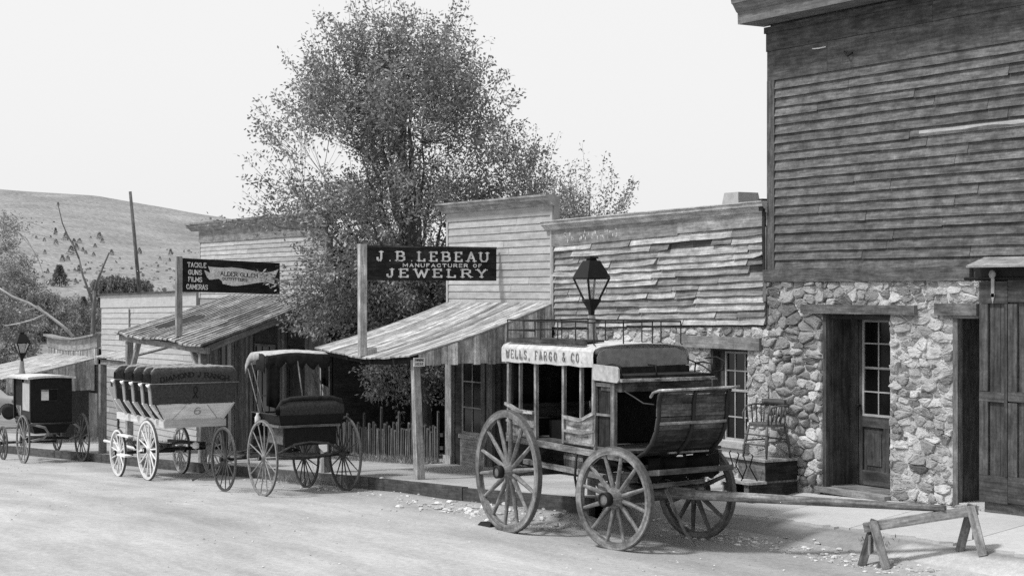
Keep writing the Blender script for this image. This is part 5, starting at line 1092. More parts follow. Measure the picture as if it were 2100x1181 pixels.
P1('stretcher', M_chair, chair, lambda b: [b.tube([(cxm+x, cym-.17, cs-.22), (cxm+x, cym+.17, cs-.22)], .01, 6, 1.3) for x in (-.21, .21)])
for s_ in (-1, 1):
    arm = P1('arm_hoop', M_chair, chair, lambda b: b.tube([(cxm+s_*.235, cym-.17, cs-.01), (cxm+s_*.245, cym-.18, cs+.12), (cxm+s_*.245, cym-.13, cs+.20), (cxm+s_*.24, cym-.0, cs+.225), (cxm+s_*.23, cym+.13, cs+.22), (cxm+s_*.18, cym+.2, cs+.2)], .0125, 7, 1.2))
    for k in range(4): P1('spindle', M_chair, arm, lambda b: b.tube([(cxm+s_*.225, cym-.11+k*.07, cs), (cxm+s_*.24, cym-.12+k*.075, cs+.21)], .0085, 5, 1.3))
P1('back_rail', M_chair, chair, lambda b: b.sheet([[(cxm+.23*math.sin(a), cym+.03+.18*math.cos(a), z) for a in [(-1.2+2.4*k/12) for k in range(13)]] for z in (cs+.20, cs+.29)], (0, .02, 0), 1.1))
for k in range(7):
    a = -1.0+2.0*k/6; P1('spindle', M_chair, chair, lambda b: b.tube([(cxm+.19*math.sin(a), cym+.15*math.cos(a), cs), (cxm+.23*math.sin(a), cym+.03+.18*math.cos(a), cs+.21)], .008, 5, 1.2))

# ------------------------------------------------------------------ street lamps
def lamp(X, Y, zl0, sc, label):
    """zl0: height of the lantern's lower tip"""
    z0 = zside(X); root = thing('street_lamp', (X, Y, z0), label, 'street lamp', 'gas style street lamps along the kerb')
    def sq(h, z): return [(X-h, Y-h, z), (X+h, Y-h, z), (X+h, Y+h, z), (X-h, Y+h, z)]
    def fr_(b, a, za, c, zc, t=1): b.hexa(sq(a, za)+sq(c, zc), t)
    zt0 = zl0
    lo, hi = .072*sc, .158*sc; g0, g1 = zt0+.165*sc, zt0+.41*sc
    P1('post', M_porch, root, lambda b: (b.tube([(X, Y, z0-.05), (X, Y, zl0-.40), ], .055, 8, .8), b.lathe([(.05, 0), (.10, .04), (.095, .18), (.065, .30), (.055, .42), (.05, .52)], (X, Y, zl0-.56), (0,0,1), 8, 1.0, False)))
    head = P1('lantern', M_iron, root, lambda b: (fr_(b, .028, zt0-.04, .03, zt0+.02), fr_(b, .03, zt0+.021, lo+.012, zt0+.14*sc), fr_(b, lo+.014, zt0+.141*sc, lo+.014, zt0+.165*sc), fr_(b, hi+.012, g1, hi+.012, g1+.02), fr_(b, hi+.016, g1+.021, .078*sc, g1+.235*sc), fr_(b, .05*sc, g1+.236*sc, .045*sc, g1+.26*sc), fr_(b, .065*sc, g1+.261*sc, .06*sc, g1+.285*sc)))
    for (a, c) in ((-1,-1),(1,-1),(1,1),(-1,1)):
        P1('corner_bar', M_iron, head, lambda b: b.bar((X+a*lo, Y+c*lo, g0), (X+a*hi, Y+c*hi, g1+.004), .024, .024, 1.0))
    for (a, c) in ((0,-1),(1,0),(0,1),(-1,0)):
        def pn(b):
            p = []
            for (h, z) in ((lo, g0+.002), (hi, g1-.002)):
                for s_ in (-1, 1): p.append((X+a*h+(s_*(h-.01) if a == 0 else 0), Y+c*h+(s_*(h-.01) if c == 0 else 0), z))
            q = [p[0], p[1], p[3], p[2]]; off = Vector((-a*.003, -c*.003, 0))
            b.prism(q, off, 1.0)
        P1('pane', CLEAR, head, pn)
    P1('burner', M_porch, head, lambda b: b.lathe([(.02, 0), (.03, .02), (.018, .05), (.022, .09), (.012, .12)], (X, Y, g0), (0,0,1), 10, 1.2))
    return root
lp = WY(1213, 640, 11.95); lamp(lp.x, lp.y, HC+(597-640)*lp.y/ray(1213).y/3500, 1.0, 'street lamp with dark iron lantern on a pale post behind the stagecoach')
lp = WY(45, 740, 11.8); lamp(lp.x, lp.y, HC+(597-737)*lp.y/ray(45).y/3500, 1.0, 'street lamp with dark iron lantern beyond the black box carriage')

# ------------------------------------------------------------------ open bench wagon "6"
wg = thing('bench_wagon', (-29.2, 10.5, gz(-29.2, 10.5)), 'pale open sightseeing wagon with five dark bench seats and the number 6', 'wagon')
rw = [(-28.62, 9.94), (-28.5, 11.08)]; fw = [(-30.22, 9.94), (-30.05, 11.08)]
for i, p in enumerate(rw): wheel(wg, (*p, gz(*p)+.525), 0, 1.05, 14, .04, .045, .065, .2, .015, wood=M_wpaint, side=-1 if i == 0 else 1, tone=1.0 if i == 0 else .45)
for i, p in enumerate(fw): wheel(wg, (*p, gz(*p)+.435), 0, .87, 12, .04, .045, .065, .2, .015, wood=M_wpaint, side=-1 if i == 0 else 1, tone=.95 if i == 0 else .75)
gR, gF = gz(*rw[0]), gz(*fw[0])
P1('axle', M_iron, wg, lambda b: b.tube([(rw[0][0], rw[0][1], gR+.525), (rw[1][0], rw[1][1], gR+.525)], .03, 8)); P1('axle', M_iron, wg, lambda b: b.tube([(fw[0][0], fw[0][1], gF+.435), (fw[1][0], fw[1][1], gF+.435)], .03, 8))
P1('spring', M_black2, wg, lambda b: b.tube([(rw[0][0]+.1, 9.98, gR+.5), (rw[0][0]+.15, 10.25, gR+.6), (rw[0][0]+.15, 10.5, gR+.66), (rw[0][0]+.15, 10.8, gR+.6), (rw[0][0]+.1, 11.05, gR+.5)], .025, 6, 6))
P1('spring', M_black2, wg, lambda b: b.tube([(-29.0, 10.05, gR+.6), (-28.6, 10.05, gR+.72), (-28.2, 10.05, gR+.6)], .022, 6, 2))
P1('spring', M_black2, wg, lambda b: b.tube([(-30.5, 10.1, gF+.55), (-30.1, 10.1, gF+.68), (-29.7, 10.1, gF+.55)], .022, 6, 2))
P1('perch', M_black2, wg, lambda b: (b.bar((-30.2, 10.5, gF+.5), (-28.4, 10.5, gR+.55), .07, .07, 2), b.bar((-30.1, 10.2, gF+.62), (-28.3, 10.2, gR+.62), .05, .06, 2), b.bar((-30.1, 10.85, gF+.62), (-28.3, 10.85, gR+.62), .05, .06, 1)))
fz_ = HC-2.33; fz1 = HC-2.20
P1('floor', M_wpaint, wg, lambda b: (b.box(-30.35, -27.92, 10.03, 11.02, fz_+.03, fz1-.02, .4)))
P1('sill', M_wpaint, wg, lambda b: (b.box(-30.4, -27.91, 9.97, 10.02, fz_+.01, fz1, .85), b.box(-27.905, -27.86, 9.97, 11.08, fz_, fz1+.0, .62), b.box(-30.4, -27.91, 11.03, 11.08, fz_+.01, fz1, .5)))
P1('rear_panel', M_wpaint, wg, lambda b: b.hexa([(-27.95, 10.0, fz1+.001), (-27.90, 10.0, fz1+.001), (-27.90, 11.04, fz1+.001), (-27.95, 11.04, fz1+.001), (-27.88, 9.83, HC-1.93), (-27.83, 9.83, HC-1.93), (-27.83, 11.2, HC-1.93), (-27.88, 11.2, HC-1.93)], 1.0))
rp = [o for o in wg.children if o.name.startswith('rear_panel')][-1]
b = MB()
def rpx(z): return -27.90+.07*(z-fz1)/(HC-1.93-fz1)+.003
for (a, c) in (((10.12, fz1+.01), (10.35, HC-1.94)), ((10.93, fz1+.01), (10.72, HC-1.94))): b.bar((rpx(a[1]), a[0], a[1]), (rpx(c[1]), c[0], c[1]), .006, .004, 1.0)
cc = (10.56, fz1+.15)
for k in range(0):
    a0, a1 = k*math.pi/10, (k+1)*math.pi/10; r_ = .062; za = cc[1]+r_*.85*math.sin(a0); zb_ = cc[1]+r_*.85*math.sin(a1)
    b.bar((rpx(za), cc[0]+r_*math.cos(a0), za), (rpx(zb_), cc[0]+r_*math.cos(a1), zb_), .006, .004, 1.0)
letter_mesh(b, '6', (rpx(cc[1]-.06)+.002, cc[0]-.06, cc[1]-.06), (0,1,0), (.07/.27,0,1), (1,0,0), .115, .12, .013, 0)
b.build('marking', M_text, rp)
for i, xb_ in enumerate([-27.78, -28.17, -28.66, -29.14, -29.65]):
    t = 1.0 if i == 0 else .9; zt2 = HC-1.30-.008*i; zm = HC-1.57; zl_ = HC-1.92
    y0, y1 = 9.70, 11.25
    def bk_(b):
        n = 24
        def zc(y):
            e = min(y-y0, y1-y); return zt2-(.07*max(0, 1-e/.09)**2)-.012*((y-(y0+y1)/2)/.77)**2+.004*math.sin(y*31)+.003*math.sin(y*77)
        Ys = [y0+(y1-y0)*k/n for k in range(n+1)]
        f0 = [[(xb_+.0, y, zm), ] for y in Ys]
        rows = [[(xb_, y, zm) for y in Ys], [(xb_+.02, y, zm+.12) for y in Ys], [(xb_+.015, y, zc(y)-.03) for y in Ys], [(xb_-.03, y, zc(y)) for y in Ys], [(xb_-.085, y, zc(y)-.03) for y in Ys], [(xb_-.10, y, zm) for y in Ys]]
        b.sheet(rows, 0, 1.0*t)
    bench = P1('bench_back', M_vinyl, wg, bk_)
    P1('fringe', mat('pale_fringe', .34, 'plain', var=.3, bump=.8), bench, lambda b: b.tube([(xb_-.03, y0+.03+(y1-y0-.06)*k/30, zt2-.0-.07*max(0, 1-min(k, 30-k)/1.8)**2+U(-.005, .005)) for k in range(31)], [.016+U(0, .006) for _ in range(31)], 6, 1.0))
    P1('bench_apron', M_vinyl, wg, lambda b: b.hexa([(xb_-.08, y0+.06, zl_), (xb_-.045, y0+.06, zl_), (xb_-.045, y1-.06, zl_), (xb_-.08, y1-.06, zl_), (xb_-.035, y0, zm-.004), (xb_-.002, y0, zm-.004), (xb_-.002, y1, zm-.004), (xb_-.035, y1, zm-.004)], .95 if i == 0 else .7))
    P1('bench_rail', M_porch, wg, lambda b: b.tube([(xb_+.004, y0-.02, zm), (xb_+.004, y1+.03, zm)], .009, 6, .9))
    P1('bench_seat', M_leather, wg, lambda b: b.box(xb_-.36, xb_-.10, y0+.03, y1-.03, zm-.14, zm-.05, 1.0))
    P1('arm_rest', M_wpaint, wg, lambda b: b.tube([(xb_-.02, y0-.01, zm+.0), (xb_-.08, y0-.02, zm-.035), (xb_-.17, y0-.02, zm-.02)], [.014, .03, .012], 7, 1.5))
    P1('bench_end', M_wpaint, wg, lambda b: b.hexa([(xb_-.17, y0+.03, zl_), (xb_-.05, y0+.03, zl_), (xb_-.05, y0+.05, zl_), (xb_-.17, y0+.05, zl_), (xb_-.15, y0-.005, zm-.03), (xb_-.03, y0-.005, zm-.03), (xb_-.03, y0+.015, zm-.03), (xb_-.15, y0+.015, zm-.03)], .42, (0,0,1)))
    rib = [(y0+.03, zl_-.0), (y0+.09, zl_-.09), (y0+.16, zl_-.18), (y0+.24, fz1+.0), (y0+.28, fz1)]
    P1('rib', M_wpaint, wg, lambda b: [b.bar((xb_-.10, a[0], a[1]), (xb_-.10, c[0], c[1]), .06, .03, 1.1) for a, c in zip(rib[:-2], rib[1:-1])])
    P1('rib_gap_dark', M_leather, wg, lambda b: b.hexa([(xb_-.34, y0+.33, fz1), (xb_-.16, y0+.33, fz1), (xb_-.16, y0+.35, fz1), (xb_-.34, y0+.35, fz1), (xb_-.34, y0+.12, zl_+.1), (xb_-.16, y0+.12, zl_+.1), (xb_-.16, y0+.14, zl_+.1), (xb_-.34, y0+.14, zl_+.2)], .6))  # dark sheet added behind the ribs, standing in for shade in the gaps
    P1('rib', M_wpaint, wg, lambda b: [b.bar((xb_-.10, 20.95-a[0], a[1]), (xb_-.10, 20.95-c[0], c[1]), .09, .03, .7) for a, c in zip(rib[:-2], rib[1:-1])])
    if i == 0:
        b = MB(); letter_mesh(b, 'DIAMOND J RANCH', (xb_+.018, y0+.17, HC-1.545), (0,1,0), (0,0,1), (1,0,0), .075, .07, .018, 0, True, .7, total=1.22, arc=lambda x: .085*math.sin(math.pi*min(1, max(0, x/1.22)))); b.build('lettering', M_iron, bench)
        ap_ = [o for o in wg.children if o.name.startswith('bench_apron')][-1]
        b = MB(); yc = 10.50; zc_ = HC-1.68; sx0_ = xb_-.0
        def sp(y, z): return (xb_-.002-.043*(zm-z)/(zm-zl_)+.006, y, z)
        pts = [(yc-.045, zc_-.15), (yc+.03, zc_-.04), (yc+.035, zc_+.01), (yc, zc_+.055), (yc-.035, zc_+.01), (yc-.03, zc_-.04), (yc+.045, zc_-.15)]
        b.tube([sp(*q) for q in pts], .007, 5); b.build('emblem', M_iron, ap_)
P1('dash', M_wpaint, wg, lambda b: b.hexa([(-30.5, 10.03, fz1-.02), (-30.45, 10.03, fz1-.02), (-30.45, 11.02, fz1-.02), (-30.5, 11.02, fz1-.02), (-30.75, 9.9, HC-1.75), (-30.70, 9.9, HC-1.75), (-30.70, 11.15, HC-1.75), (-30.75, 11.15, HC-1.75)], .6))
P1('step', M_wpaint, wg, lambda b: (b.box(-30.0, -29.4, 9.85, 9.96, HC-2.60, HC-2.57, 1.1), b.box(-29.95, -29.5, 9.82, 9.95, HC-2.95, HC-2.92, 1.2)))
P1('pole', M_wpaint, wg, lambda b: b.tube([(-30.2, 10.5, gF+.42), (-32.6, 10.45, gF+.45)], .03, 7, .9))
P1('tail_lamp', M_canvas, wg, lambda b: b.lathe([(.01, 0), (.06, .02), (.06, .1), (.01, .13)], (-28.1, 10.62, gR+.55), (0,0,1), 10, 1.1))

# ------------------------------------------------------------------ hooded buggy
bg_ = thing('hooded_buggy', (-23.9, 10.4, gz(-23.9, 10.4)), 'black two-seat buggy with tattered hood and tall thin wheels', 'buggy')
for i, (p, D) in enumerate((((-23.22, 9.80), 1.12), ((-23.2, 11.12), 1.12), ((-24.78, 9.82), .99), ((-24.4, 11.02), .99))):
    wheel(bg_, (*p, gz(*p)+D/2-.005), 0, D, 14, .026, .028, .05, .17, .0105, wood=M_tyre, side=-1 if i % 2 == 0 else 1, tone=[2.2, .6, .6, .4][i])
zr_ = gz(-23.22, 9.8)+.56; zf2 = gz(-24.78, 9.82)+.49
P1('axle', M_black2, bg_, lambda b: b.tube([(-23.22, 9.8, zr_), (-23.2, 10.4, zr_-.04), (-23.2, 11.12, zr_)], .022, 7, 4)); P1('axle', M_black2, bg_, lambda b: b.tube([(-24.78, 9.82, zf2), (-24.6, 10.4, zf2+.02), (-24.4, 11.02, zf2)], .022, 7))
P1('spring', M_black2, bg_, lambda b: [b.tube([(-23.2+dx, 9.98, zr_+.05), (-23.2+dx, 10.25, zr_+.05+s_*.13), (-23.2+dx, 10.5, zr_+.05+s_*.16), (-23.2+dx, 10.8, zr_+.05+s_*.13), (-23.2+dx, 11.02, zr_+.05)], .017, 6, 6) for dx, s_ in ((.1, 1), (.1, -.3))])
P1('spring', M_black2, bg_, lambda b: [b.tube([(-24.6, 9.98, zf2+.1), (-24.6, 10.5, zf2+.1+s_*.14), (-24.55, 11.0, zf2+.1)], .016, 6, 3) for s_ in (1, -.3)])
P1('reach', M_black2, bg_, lambda b: (b.bar((-24.6, 10.2, zf2+.06), (-23.2, 10.3, zr_+.02), .03, .03, 4), b.bar((-24.6, 10.7, zf2+.06), (-23.2, 10.7, zr_+.02), .03, .03, 2)))
bz0, bz1, bz2, bz3 = HC-2.27, HC-1.98, HC-1.82, HC-1.60
P1('body', M_black2, bg_, lambda b: (b.box(-23.75, -23.1, 10.10, 10.93, bz0, bz1, .7), b.box(-24.35, -23.751, 10.12, 10.9, bz0+.02, bz0+.07, 1.0)))
P1('side_panel', mat('faded_buggy_panel', .12, 'plain', var=.3), bg_, lambda b: (b.box(-23.68, -23.14, 10.085, 10.099, bz0+.02, bz1-.02, 1.0)))
P1('moulding', M_fel, bg_, lambda b: (b.box(-23.09, -23.06, 10.02, 10.98, bz1-.02, bz1+.015, .7), b.box(-23.7, -23.1, 10.0, 10.03, bz1-.02, bz1+.015, 1.2)))
P1('seat_box', M_black2, bg_, lambda b: b.hexa([(-23.72, 10.03, bz1+.016), (-23.08, 10.03, bz1+.016), (-23.08, 10.98, bz1+.016), (-23.72, 10.98, bz1+.016), (-23.74, 9.98, bz2), (-23.04, 9.98, bz2), (-23.04, 11.05, bz2), (-23.74, 11.05, bz2)], .6))
P1('seat_back', M_vinyl, bg_, lambda b: b.sheet([[(-23.05-x_, 10.0+1.03*k/20, z-.05*max(0, 1-min(k, 20-k)/3.2)**2*(z-bz2)/.22) for k in range(21)] for x_, z in ((0, bz2+.0), (-.02, bz2+.08), (0, bz3-.04), (.05, bz3), (.12, bz3-.03), (.16, bz2))], 0, .62))
P1('seat_roll', M_leather, bg_, lambda b: b.tube([(-23.10, 9.99, bz2+.09), (-23.08, 10.05, bz3-.02), (-23.10, 10.2, bz3+.02), (-23.1, 10.5, bz3+.03), (-23.1, 10.85, bz3+.02), (-23.08, 10.98, bz3-.02), (-23.1, 11.04, bz2+.1)], .035, 8, 1.5))
P1('dash', M_leather, bg_, lambda b: (b.box(-24.34, -24.31, 10.1, 10.9, bz0+.07, bz2-.02, 1.0),))
P1('arm_rail', M_iron, bg_, lambda b: (b.tube([(-23.1, 9.98, bz2), (-23.6, 9.97, bz2+.01), (-24.3, 10.08, bz2-.02)], .012, 6, 3), b.tube([(-24.3, 10.08, bz2-.02), (-24.33, 10.1, bz0+.1)], .012, 6, 2)))
P1('side_lamp', M_wpaint, bg_, lambda b: b.lathe([(.02, -.08), (.045, -.05), (.045, .04), (.02, .08), (.028, .1)], (-23.78, 9.96, bz1+.06), (0,0,1), 10, .9))
# hood: canvas top over bows, dark ragged back curtain
hx0, hx1, hy0, hy1 = -24.3, -23.55, 9.98, 11.03; hz = HC-.87
def hoodp(fx_, fy):   # fx 0 front..1 back
    x = hx0+(hx1-hx0)*fx_; y = hy0+(hy1-hy0)*fy
    arch = .03*(1-(2*fy-1)**2)
    front = -.20*max(0, (.35-fx_)/.35)**2; back = -.03*max(0, (fx_-.8)/.2)
    return Vector((x, y, hz-.055+arch+front+back+.008*math.sin(fx_*23+fy*9)))
M_hood = mat('bleached_hood_canvas', .34, 'plain', var=.25, rough=.9, bump=.5, gs=(3, 3))
P1('hood_top', M_hood, bg_, lambda b: b.sheet([[hoodp(i/14, j/10) for j in range(11)] for i in range(15)], (0, 0, -.012), 1.25))
P1('hood_side', M_hood, bg_, lambda b: b.sheet([[(hoodp(i/8*.72, 0)+Vector((0, -.01, -.0)))*(1)+Vector((0, 0, -dz_*(1-.2*i/8)*(1 if i < 8 else .8))) for i in range(9)] for dz_ in (0, .07, .13)], (0, .008, 0), 1.0))
P1('hood_valance', M_leather, bg_, lambda b: b.sheet([[hoodp(1.0, j/16)+Vector((.012, 0, -dz_*(1+.35*math.sin(j*2.3)+.3*(j/16)))) for j in range(17)] for dz_ in (0, .10, .17)], (.006, 0, 0), .9))
P1('hood_side', M_leather, bg_, lambda b: b.sheet([[hoodp(.55+.45*i/6, 0)+Vector((0, -.006, -dz_)) for i in range(7)] for dz_ in (0, .12, .26)], (0, .008, 0), .8))
P1('back_curtain', M_leather, bg_, lambda b: b.sheet([[(hx1-.0+.02*math.sin(k*1.9), hy0+.02+.22*k/6, z-.01*k) for k in range(7)] for z in (bz2+.12, HC-1.5, HC-1.2, hz-.08)], (.008, 0, 0), .8))
P1('back_curtain', M_leather, bg_, lambda b: b.sheet([[(hx1+.02*math.sin(k*1.9), hy0+.92+.12*k/6, z-.01*k) for k in range(7)] for z in (HC-1.3, HC-1.4, HC-1.2, hz-.08)], (.008, 0, 0), .7))
P1('hood_bow', M_fel, bg_, lambda b: b.tube([(hx1-.01, 10.5, hz-.12), (hx1+.2, 10.5, bz3)], .011, 6, 1.6))
for (xa_, za_, xb2, zb2) in ((hx0+.03, hz-.24, -23.75, bz2), (hx0+.2, hz-.2, -23.55, bz2), (hx0+.48, hz-.2, -23.85, bz2+.1)):
    P1('hood_bow', M_fel, bg_, lambda b: b.tube([(xa_, hy0+.01, za_), (xb2, hy0, zb2)], .009, 6, 1.0))
    P1('hood_bow', M_fel, bg_, lambda b: b.tube([(xa_, hy1-.01, za_), (xb2, hy1, zb2)], .009, 6, .7))
P1('shaft', M_black2, bg_, lambda b: b.tube([(-24.6, 10.1, zf2+.05), (-25.4, 10.05, zf2-.12), (-26.6, 10.0, gz(-26.6, 10)+.08)], .018, 6, 3))
# white pointed board beside the left porch post
wb2 = WY(660, 890, 11.7)
wbt = thing('pale_board', (wb2.x, 11.6, zside(wb2.x)), 'white pointed board fixed to the left porch post behind the buggy', 'board')
P1('board', M_wsid, wbt, lambda b: b.prism([WY(u, v, 11.60) for u, v in ((655, 862), (669, 853), (671, 925), (664, 927), (655, 918), (646, 905), (647, 885))], (0, .02, 0), 1.0))

# ------------------------------------------------------------------ black box carriage
bc = thing('box_carriage', (-37.4, 10.6, gz(-37.4, 10.6)), 'black closed box carriage with a small rear window and pale flat roof', 'carriage')
for i, (p, D) in enumerate((((-37.35, 10.16), 1.06), ((-36.95, 11.34), 1.06), ((-39.75, 10.35), .78), ((-39.4, 11.5), .78))):
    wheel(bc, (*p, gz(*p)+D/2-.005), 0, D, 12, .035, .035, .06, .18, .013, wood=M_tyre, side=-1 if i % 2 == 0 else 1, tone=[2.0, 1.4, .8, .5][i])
cz0, cz1, cz2 = HC-3.08, HC-2.86, HC-1.87; cy0, cy1, cxr, cxf = 10.17, 11.07, -36.8, -38.15
P1('body', M_black2, bc, lambda b: (b.box(cxf, cxr-.04, cy0+.02, cy1-.02, cz1+.02, cz1+.08, 1.0), b.hexa([(cxf+.1, cy0+.12, cz0), (cxr-.1, cy0+.12, cz0), (cxr-.1, cy1-.12, cz0), (cxf+.1, cy1-.12, cz0), (cxf, cy0+.02, cz1), (cxr-.02, cy0+.02, cz1), (cxr-.02, cy1-.02, cz1), (cxf, cy1-.02, cz1)], .8), b.box(cxr-.7, cxr-.042, cy0, cy0+.03, cz1+.081, cz2-.35, 1.6), b.box(cxf, cxr-.05, cy1-.03, cy1, cz1+.081, cz2, 1.0)))
wy0, wy1, wz_0, wz_1 = 10.40, 10.74, HC-2.36, HC-2.13
P1('rear_wall', M_black2, bc, lambda b: [b.box(cxr-.04, cxr, a, c, z0_, z1_, 1.0) for a, c, z0_, z1_ in ((cy0, wy0, cz1+.02, cz2), (wy1, cy1, cz1+.02, cz2), (wy0, wy1, cz1+.02, wz_0), (wy0, wy1, wz_1, cz2))])
P1('window_frame', M_black2, bc, lambda b: (b.box(cxr, cxr+.012, wy0-.03, wy1+.03, wz_1, wz_1+.02, 3.5), b.box(cxr, cxr+.012, wy0-.03, wy1+.03, wz_0-.02, wz_0, 2.5), b.box(cxr-.03, cxr-.02, wy0+.17, wy1, wz_0, wz_1, .6)))
P1('roof', M_canvas, bc, lambda b: b.sheet([[(cxf-.35+(cxr+.05-cxf+.35)*i/8, cy0-.07+(cy1-cy0+.14)*j/8, cz2+.045-.03*((j-4)/4)**2-.03*(1-i/8)) for j in range(9)] for i in range(9)], (0, 0, -.045), 1.05))
for (xx, yy) in ((cxf, cy0+.02), (cxr-.72, cy0+.02), (cxr-.03, cy0+.02), (cxf, cy1-.03)): P1('pillar', M_black2, bc, lambda b: b.bar((xx, yy, cz1+.05), (xx, yy, cz2), .05, .05, 1.2, up=(0,1,0)))
P1('side_curtain', M_leather, bc, lambda b: b.box(cxf+.02, cxr-.72, cy0+.03, cy0+.04, cz1+.35, cz2-.02, .7))
P1('side_window', M_wpaint, bc, lambda b: b.box(cxr-.62, cxr-.08, cy0-.006, cy0+.001, cz2-.72, cz2-.12, .6))  # pale colour stands in for the reflection on the side glass
P1('tail_bar', M_black2, bc, lambda b: (b.tube([(cxr+.05, cy0-.03, cz1), (cxr+.05, cy1+.05, cz1)], .022, 7, 4)))
P1('fender', M_fel, bc, lambda b: b.tube([(cxr+.02, cy0+.0, cz1), (cxr+.1, cy0+.28, cz1-.08), (cxr+.1, cy0+.36, cz1-.2), (cxr+.05, cy0+.25, cz1-.32), (cxr, cy0+.02, cz1-.36)], .03, 7, 1.3))
P1('fender', M_fel, bc, lambda b: b.tube([(cxr+.02, cy1+.0, cz1), (cxr+.08, cy1+.15, cz1-.12), (cxr+.05, cy1+.12, cz1-.3), (cxr, cy1-.05, cz1-.36)], .03, 7, .8))
P1('axle', M_black2, bc, lambda b: b.tube([(-37.35, 10.16, gz(-37.3, 10.2)+.53), (-36.95, 11.34, gz(-37, 11.3)+.53)], .028, 7, 1.5)); P1('axle', M_black2, bc, lambda b: b.tube([(-39.75, 10.35, gz(-39.7, 10.3)+.39), (-39.4, 11.5, gz(-39.4, 11.4)+.39)], .028, 7, 1.5))
P1('perch', M_black2, bc, lambda b: (b.bar((-39.6, 10.8, gz(-39.6, 10.8)+.5), (-37.0, 10.75, gz(-37, 10.7)+.56), .06, .07, 1.5), b.bar((-38.2, 10.25, cz0+.04), (-39.4, 10.6, cz0-.05), .04, .05, 1.5)))

# ------------------------------------------------------------------ parked sedan far down the street
cg = G(13, 859); ca = thing('parked_car', (cg.x, cg.y+.8, cg.z), 'pale rounded 1940s car parked far down the street at the left edge', 'car')
ca.rotation_euler = (0, 0, R(56))     # broadside to the street's length
M_car = mat('car_paint', .24, 'plain', var=.05, rough=.35, bump=0, spec=.5)
Xc, Yc, Zc = cg.x, cg.y, cg.z
def carbody(b):
    # longitudinal stations from the nose (+X) back; half width, sill, top
    st = [(.95, .45, .45, .80), (.85, .62, .35, .95), (.3, .70, .32, 1.02), (-.5, .74, .32, 1.06), (-1.0, .78, .32, 1.45), (-1.5, .8, .32, 1.62), (-2.4, .8, .32, 1.62), (-3.0, .76, .32, 1.35), (-3.5, .6, .38, .9)]
    R_ = []
    for x, hw, z0_, z1_ in st:
        zb2 = min(1.02, z1_-.05); sec_ = [(-hw, z0_), (-hw, zb2*.75), (-hw*.96, zb2), (-hw*.78, z1_-.04), (-hw*.5, z1_), (hw*.5, z1_), (hw*.78, z1_-.04), (hw*.96, zb2), (hw, zb2*.75), (hw, z0_)]
        R_.append([(Xc+x, Yc+.85+a, Zc+c) for a, c in sec_])
    b.sheet(R_, 0, 1.0)
    b.prism(R_[0], (.02, 0, 0), .9); b.prism(R_[-1], (-.02, 0, 0), .9)
P1('body', M_car, ca, carbody)
def fend(b, x):
    pts = [(x+.48*math.cos(a), Zc+.34+.46*math.sin(a)) for a in [k*math.pi/12 for k in range(-1, 14)]]
    b.sheet([[(p[0], y, p[1]) for p in pts] for y in (Yc-.02, Yc+.05, Yc+.28)], (0, 0, -.02), 1.25)
for x in (Xc, Xc-2.6): P1('fender', M_car, ca, lambda b: fend(b, x)); 
for x in (Xc, Xc-2.6):
    for yy, s_ in ((Yc+.06, -1), (Yc+1.6, 1)):
        wl_ = P1('wheel', M_iron, ca, lambda b: b.lathe([(.2, -.08), (.33, -.08), (.35, -.04), (.35, .04), (.33, .08), (.2, .08)], (x, yy, Zc+.35), (0, 1, 0), 24))
        P1('rim', M_tyre, wl_, lambda b: b.lathe([(.001, 0), (.08, .0), (.10, -.02), (.2, -.02), (.2, .02), (.001, .03)], (x, yy+s_*.05, Zc+.35), (0, s_, 0), 18, 1.6))
P1('bumper', M_wpaint, ca, lambda b: b.box(Xc+1.02, Xc+1.08, Yc+.0, Yc+1.7, Zc+.35, Zc+.48, 1.1)); P1('running_board', M_wpaint, ca, lambda b: b.box(Xc-2.1, Xc-.5, Yc-.02, Yc+.15, Zc+.28, Zc+.33, 1))
P1('louvre', M_iron, ca, lambda b: [b.box(Xc+.1, Xc+.6, Yc+.125, Yc+.14, Zc+.80+k*.05, Zc+.82+k*.05, 2) for k in range(3)])
P1('side_window', GLASS, ca, lambda b: b.box(Xc-2.3, Xc-1.2, Yc+.10, Yc+.115, Zc+1.15, Zc+1.45))
ca.location = Vector(ca.location)-RT*0.42
# ================================================================== TREES AND BUSHES
def leafmat(name, base):
    m = bpy.data.materials.new(name); m.use_nodes = True; nt_ = m.node_tree; N = nt_.nodes; L = nt_.links; N.remove(N['Principled BSDF'])
    at = N.new('ShaderNodeAttribute'); at.attribute_name = 'tone'; mu = N.new('ShaderNodeMath'); mu.operation = 'MULTIPLY'; mu.inputs[1].default_value = base
    L.new(at.outputs['Fac'], mu.inputs[0]); d = N.new('ShaderNodeBsdfDiffuse'); t = N.new('ShaderNodeBsdfTranslucent'); g = N.new('ShaderNodeBsdfGlossy'); g.inputs['Roughness'].default_value = .45
    g.inputs['Color'].default_value = (.5, .5, .5, 1)
    x = N.new('ShaderNodeMixShader'); x.inputs[0].default_value = .25; y = N.new('ShaderNodeMixShader'); y.inputs[0].default_value = .05
    L.new(mu.outputs[0], d.inputs[0]); L.new(mu.outputs[0], t.inputs[0]); L.new(d.outputs[0], x.inputs[1]); L.new(t.outputs[0], x.inputs[2]); L.new(x.outputs[0], y.inputs[1]); L.new(g.outputs[0], y.inputs[2])
    L.new(y.outputs[0], N['Material Output'].inputs[0]); return m
M_leaf = leafmat('cottonwood_leaf', .24); M_leaf2 = leafmat('pale_leaf', .27); M_con = leafmat('conifer_needles', .19)
M_bark = mat('grey_bark', .13, 'wood', var=.4, stain=.3, bump=.8, gs=(4, 16)); M_deadwood = mat('bleached_dead_wood', .34, 'wood', var=.2, stain=.2, bump=.3, gs=(4, 16))
rng_ = np.random.default_rng(11)
